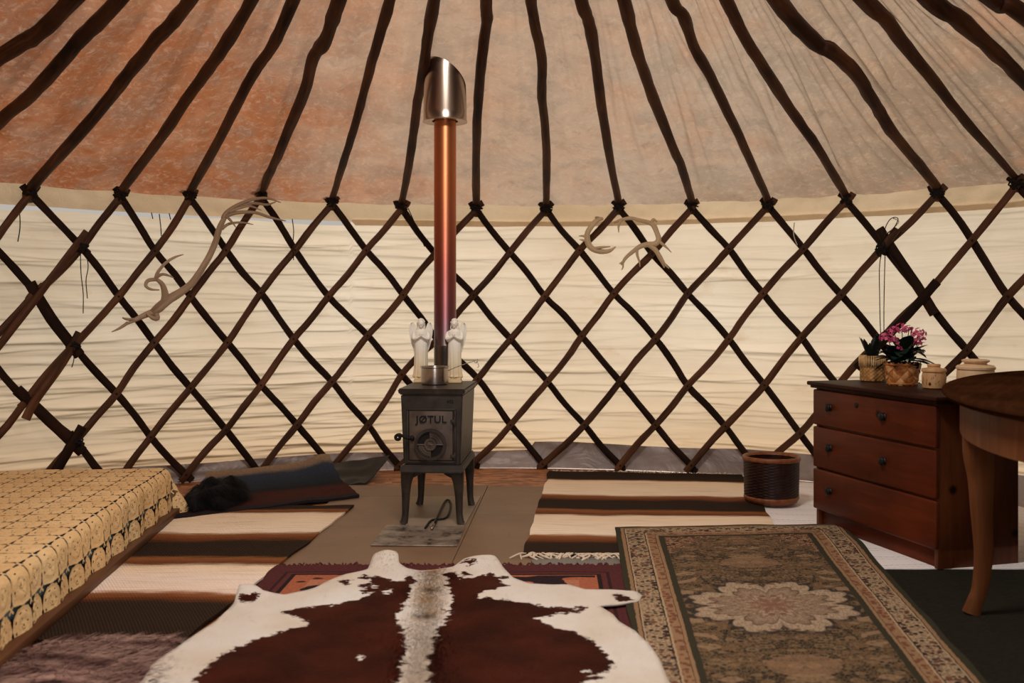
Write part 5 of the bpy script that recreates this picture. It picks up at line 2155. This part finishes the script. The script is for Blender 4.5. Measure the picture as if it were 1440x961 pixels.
for hx, hy, hz, hr, cnt in HEADS:
    bm = BM()
    tl = bm.verts.layers.float_color.new('tint')
    for q in range(cnt):
        th, ph = rnd.uniform(0, 2 * PI), math.acos(rnd.uniform(-0.35, 1))
        d = Vector((math.sin(ph) * math.cos(th), math.sin(ph) * math.sin(th), math.cos(ph)))
        c = Vector((hx, hy, hz)) + Vector((d.x * hr, d.y * hr, d.z * hr * 0.75))
        u = d.orthogonal().normalized()
        w = d.cross(u)
        tint = rnd.random()
        rot = rnd.uniform(0, PI)
        for k in range(4):
            a = rot + k * PI / 2
            e = u * math.cos(a) + w * math.sin(a)
            s2 = d.cross(e)
            sz = rnd.uniform(0.006, 0.0085)
            vs = [c, c + e * sz * 0.6 - s2 * sz * 0.5 + d * 0.001, c + e * sz * 1.1 + d * 0.002, c + e * sz * 0.6 + s2 * sz * 0.5 + d * 0.001]
            bv = [bm.verts.new(v) for v in vs]
            for i, v in enumerate(bv):
                v[tl] = (max(0, min(1, tint * 0.6 + (0.0, 0.25, 0.5, 0.25)[i] - 0.05)),) * 3 + (1,)
            bm.faces.new(bv)
    o = obj('flower_head', bm, M['petal'], fp)
    bm = BM()
    sweep(bm, catmull([Vector((hx * 0.3, hy * 0.3, 0.0)), Vector((hx * 0.7, hy * 0.7, hz * 0.6)), Vector((hx, hy, hz))], 3), 0.002, n=5)
    obj('stem', bm, M['leaf'], o)


def jar(loc, label, prof_b, prof_l, m, marks=None):
    root = empty('wooden_jar', loc, 0, label, 'jar')
    bm = BM()
    lathe(bm, prof_b, 36)
    b = obj('body', bm, m, root, auto=0.7)
    bm = BM()
    lathe(bm, prof_l, 36)
    obj('lid', bm, m, root, auto=0.7)
    if marks:
        bm = BM()
        rnd = random.Random(4)
        for q in range(26):
            a = rnd.uniform(PI, 2 * PI)
            z = rnd.uniform(0.012, 0.055)
            R = 0.0475 + 0.0005
            P = [Vector((R * math.cos(a), R * math.sin(a), z)), Vector((R * math.cos(a + rnd.uniform(-0.05, 0.05)), R * math.sin(a), z + rnd.uniform(0.004, 0.012)))]
            sweep(bm, P, [0.0008, 0.0006], n=5)
        a = -2.3
        ellipsoid(bm, (0.0475 * math.cos(a), 0.0475 * math.sin(a), 0.022), 0.006, 0.003, 0.007, 10, 6)
        tag(obj('fleck', bm, M['jarmark'], b), kind='stuff')
    return root


jar(on_chest(0.515, 0.235), 'small squat wooden jar with lid, flecked, on the chest', [(0, 0), (0.040, 0.0), (0.045, 0.004), (0.0475, 0.02), (0.0475, 0.055), (0.044, 0.068), (0, 0.068)],
    [(0.044, 0.068), (0.049, 0.071), (0.0495, 0.078), (0.046, 0.084), (0.028, 0.086), (0.024, 0.090), (0.027, 0.096), (0.025, 0.102), (0, 0.103)], M['jarwood'], True)
jar(on_chest(0.665, 0.315), 'larger pale wooden jar with flat lid behind the oval table', [(0, 0), (0.062, 0.0), (0.070, 0.008), (0.073, 0.03), (0.071, 0.078), (0.069, 0.086), (0, 0.086)],
    [(0.069, 0.086), (0.074, 0.089), (0.0745, 0.097), (0.068, 0.104), (0.046, 0.107), (0.040, 0.112), (0.052, 0.119), (0.053, 0.124), (0.046, 0.128), (0, 0.129)], M['jarwood_pale'])

# ------------------------------------------------------------------ wicker bin
bin_ = empty('wicker_bin', (1.318, 5.06, 0.020), 0, 'dark brown wicker bin with tan rim and foot', 'basket')
bm = BM()
n, m_ = 120, 54
rings = []
for j in range(m_ + 1):
    z = 0.03 + 0.195 * j / m_
    ring = []
    for k in range(n):
        a = 2 * PI * k / n
        up = 1 if (k // 4 + (j // 2)) % 2 else -1
        rr = 0.133 + 0.004 * j / m_ + 0.0016 * up + (0.0014 if j % 2 else 0)
        ring.append(bm.verts.new((rr * math.cos(a), rr * math.sin(a), z)))
    rings.append(ring)
for a, b in zip(rings, rings[1:]):
    for k in range(n):
        bm.faces.new((a[k], a[(k + 1) % n], b[(k + 1) % n], b[k]))
ring = [[bm.verts.new((r_ * math.cos(2 * PI * k / n), r_ * math.sin(2 * PI * k / n), z)) for k in range(n)] for r_, z in ((0.131, 0.225), (0.126, 0.02))]
for a, b in ((rings[-1], ring[0]), (ring[0], ring[1])):
    for k in range(n):
        bm.faces.new((a[k], a[(k + 1) % n], b[(k + 1) % n], b[k]))
bm.faces.new(ring[1])
obj('woven_side', bm, M['wicker_dark'], bin_)
bm = BM()
lathe(bm, [(0.126, 0.214), (0.142, 0.214), (0.145, 0.222), (0.143, 0.233), (0.137, 0.237), (0.130, 0.233), (0.126, 0.222)], 64)
obj('rim', bm, M['wicker_rim'], bin_)
bm = BM()
lathe(bm, [(0, 0.0), (0.112, 0.0), (0.128, 0.008), (0.138, 0.026), (0.136, 0.036), (0.13, 0.036)], 64)
obj('foot_band', bm, M['wicker_rim'], bin_)

# ------------------------------------------------------------------ oval table
TB = empty('oval_table', (2.10, 3.20, 0.0), math.radians(60), 'brown oval table with curved legs at the right edge', 'table')


def oval(bm, prof, n=96):
    """prof: (inset, z)"""
    rings = []
    for ins, z in prof:
        if ins is None:
            rings.append([bm.verts.new((0, 0, z))])
        else:
            rings.append([bm.verts.new(((1.2 - ins) * math.cos(2 * PI * k / n), (0.65 - ins) * math.sin(2 * PI * k / n), z)) for k in range(n)])
    for a, b in zip(rings, rings[1:]):
        for k in range(n):
            k2 = (k + 1) % n
            if len(a) == 1:
                bm.faces.new((a[0], b[k], b[k2]))
            elif len(b) == 1:
                bm.faces.new((a[k], b[0], a[k2]))
            else:
                bm.faces.new((a[k], b[k], b[k2], a[k2]))
    bmesh.ops.recalc_face_normals(bm, faces=bm.faces)


bm = BM()
oval(bm, [(None, 0.745), (0.03, 0.745), (0.014, 0.7445), (0.004, 0.741), (0.0, 0.735), (0.0, 0.729), (0.006, 0.724), (0.012, 0.722), (0.014, 0.716), (0.022, 0.713), (None, 0.713)])
obj('tabletop', bm, M['table'], TB, auto=0.7)
bm = BM()
oval(bm, [(0.055, 0.713), (0.055, 0.600), (0.078, 0.600), (0.078, 0.713)])
obj('apron', bm, M['table_leg'], TB, auto=0.7)
LEG = [(0.60, 0.0, 0.043), (0.53, 0.004, 0.043), (0.45, 0.012, 0.037), (0.33, 0.016, 0.031), (0.20, 0.022, 0.027), (0.09, 0.010, 0.023), (0.04, -0.008, 0.023), (0.0075, -0.018, 0.027)]
Minv = (Matrix.Translation((2.10, 3.20, 0)) @ Matrix.Rotation(math.radians(60), 4, 'Z')).inverted()
foot = Minv @ Vector((1.515, 3.245, 0))
legs = [(foot.x, foot.y), (0.80, 0.36), (-0.62, -0.42), (0.62, -0.46)]
cdir = Minv.to_3x3() @ Vector((1, 0, 0))
for i, (lx, ly) in enumerate(legs):
    bm = BM()
    if i == 0:
        dr_ = cdir.normalized()
    else:
        dr_ = Vector((-lx, -ly, 0)).normalized()
    P = [Vector((lx, ly, z if z < 0.59 else 0.70)) + dr_ * (o_ + 0.0) for z, o_, r_ in LEG]
    sweep(bm, catmull(P, 4), lerp_list([r_ for _, _, r_ in LEG], 4), lerp_list([r_ * 0.8 for _, _, r_ in LEG], 4), (lambda d: (lambda p: Vector((-d.y, d.x, 0))))(dr_), 12, power=0.55)
    obj('leg', bm, M['table_leg'], TB, auto=0.7)

# ------------------------------------------------------------------ antlers on the lattice


def antler(name, root, segs, base_rad, m):
    bm = BM()
    for pix, radii, off in segs:
        n = 5
        P = []
        for i, q in enumerate(pix):
            o_ = off if not hasattr(off, '__len__') else off[i]
            P.append(CYL(q[0], q[1], base_rad - o_))
        sweep(bm, catmull(P, n), lerp_list([r_ * 1.18 for r_ in radii], n), n=10, rough=0.12, seed=pix[0][0] * 0.1)
    return obj(name, bm, m, root)


a1 = empty('long_antler', (0, 0, 0), 0, 'long weathered antler with forked ends hooked on the left lattice', 'antler')
B = RW - 0.045
k_ = 1.0
antler('beam', a1, [
    ([(213, 441), (222, 434), (238, 421), (256, 410), (271, 397), (284, 378), (296, 357), (303, 340), (309, 320), (316, 306)], [.016, .024, .022, .019, .017, .016, .0155, .015, .0145, .012], [.04, .05, .06, .07, .08, .09, .09, .09, .09, .09]),
    ([(231, 428), (232, 414), (228, 400), (219, 392)], [.020, .016, .012, .008], [.05, .07, .09, .10]),
], B, M['antler'])
tines = [
    ([(214, 440), (203, 444), (190, 450), (176, 457)], [.018, .014, .010, .004], [.04, .05, .05, .05]),
    ([(190, 450), (178, 449), (172, 447)], [.009, .006, .003], [.05, .06, .06]),
    ([(180, 454), (168, 462), (157, 467)], [.008, .006, .002], [.05, .05, .05]),
    ([(219, 441), (221, 448), (214, 447), (206, 441)], [.014, .012, .010, .005], [.05, .06, .07, .07]),
    ([(219, 393), (208, 395), (205, 402), (212, 407), (224, 408)], [.009, .009, .008, .006, .003], [.10, .11, .12, .12, .11]),
    ([(219, 393), (222, 383), (233, 370), (246, 362), (258, 358)], [.009, .008, .007, .006, .002], [.10, .10, .11, .11, .11]),
    ([(219, 391), (228, 386), (238, 388), (244, 391)], [.008, .007, .005, .002], [.10, .12, .13, .13]),
    ([(314, 308), (318, 300), (328, 292), (342, 285), (358, 280), (376, 279), (395, 285)], [.012, .011, .010, .009, .008, .007, .002], [.09, .09, .09, .09, .09, .09, .09]),
    ([(322, 298), (338, 292), (352, 290), (368, 296)], [.009, .008, .006, .002], [.09, .10, .11, .11]),
    ([(336, 290), (356, 286), (375, 288), (388, 284)], [.008, .007, .006, .002], [.09, .08, .07, .07]),
    ([(318, 304), (335, 299), (358, 299), (380, 306), (402, 311)], [.010, .009, .008, .007, .002], [.09, .10, .11, .11, .11]),
    ([(318, 304), (325, 311), (332, 320)], [.008, .006, .002], [.10, .11, .12]),
    ([(312, 322), (322, 315), (340, 313), (356, 316)], [.008, .007, .005, .002], [.08, .07, .06, .05]),
]
for t in tines:
    antler('tine', a1, [t], B, M['antler'])

a2 = empty('curved_antler', (0, 0, 0), 0, 'pale curved antler shaped like a C, left of the pair on the lattice', 'antler')
antler('beam', a2, [([(848, 308), (841, 309), (832, 318), (826, 329), (827, 342), (833, 350), (845, 354), (857, 353), (866, 347)], [.008, .013, .014, .015, .016, .015, .014, .010, .003], [.05, .06, .07, .08, .08, .08, .08, .08, .08])], B, M['antler_pale'])
antler('tine', a2, [([(827, 334), (820, 332), (814, 332)], [.009, .006, .002], [.08, .09, .10])], B, M['antler_pale'])
antler('tine', a2, [([(828, 340), (820, 338), (815, 337)], [.008, .006, .002], [.08, .10, .11])], B, M['antler_pale'])
antler('tine', a2, [([(842, 309), (838, 306), (842, 305)], [.009, .006, .002], [.06, .07, .08])], B, M['antler_pale'])
antler('tine', a2, [([(833, 350), (846, 348), (858, 347)], [.009, .007, .003], [.08, .10, .11])], B, M['antler_pale'])
a3 = empty('branched_antler', (0, 0, 0), 0, 'pale branched antler, right of the pair on the lattice', 'antler')
antler('beam', a3, [([(864, 313), (875, 309), (887, 307), (900, 310), (912, 313), (919, 317), (924, 328), (926, 337), (921, 343), (910, 344), (900, 347), (890, 354), (880, 363), (874, 373)], [.006, .008, .009, .010, .012, .014, .013, .014, .015, .014, .013, .011, .009, .006], [.05, .06, .06, .06, .06, .07, .08, .09, .10, .10, .10, .10, .10, .10])], B, M['antler_pale'])
for t in ([([(873, 310), (870, 318), (870, 327)], [.008, .006, .002], [.06, .07, .08])], [([(916, 314), (919, 309), (924, 312)], [.010, .008, .003], [.07, .06, .06])],
          [([(896, 350), (896, 358), (899, 368), (900, 376)], [.008, .007, .005, .002], [.10, .11, .12, .12])], [([(912, 344), (922, 352), (928, 362), (933, 371), (934, 377)], [.013, .012, .012, .010, .003], [.10, .10, .10, .10, .10])],
          [([(930, 366), (936, 373), (941, 378)], [.009, .006, .002], [.10, .10, .10])], [([(927, 340), (936, 347), (944, 355)], [.009, .006, .002], [.09, .10, .11])],
          [([(877, 368), (873, 370), (871, 371)], [.006, .004, .002], [.10, .11, .12])], [([(876, 370), (876, 376), (874, 380)], [.006, .004, .002], [.10, .10, .10])]):
    antler('tine', a3, t, B, M['antler_pale'])
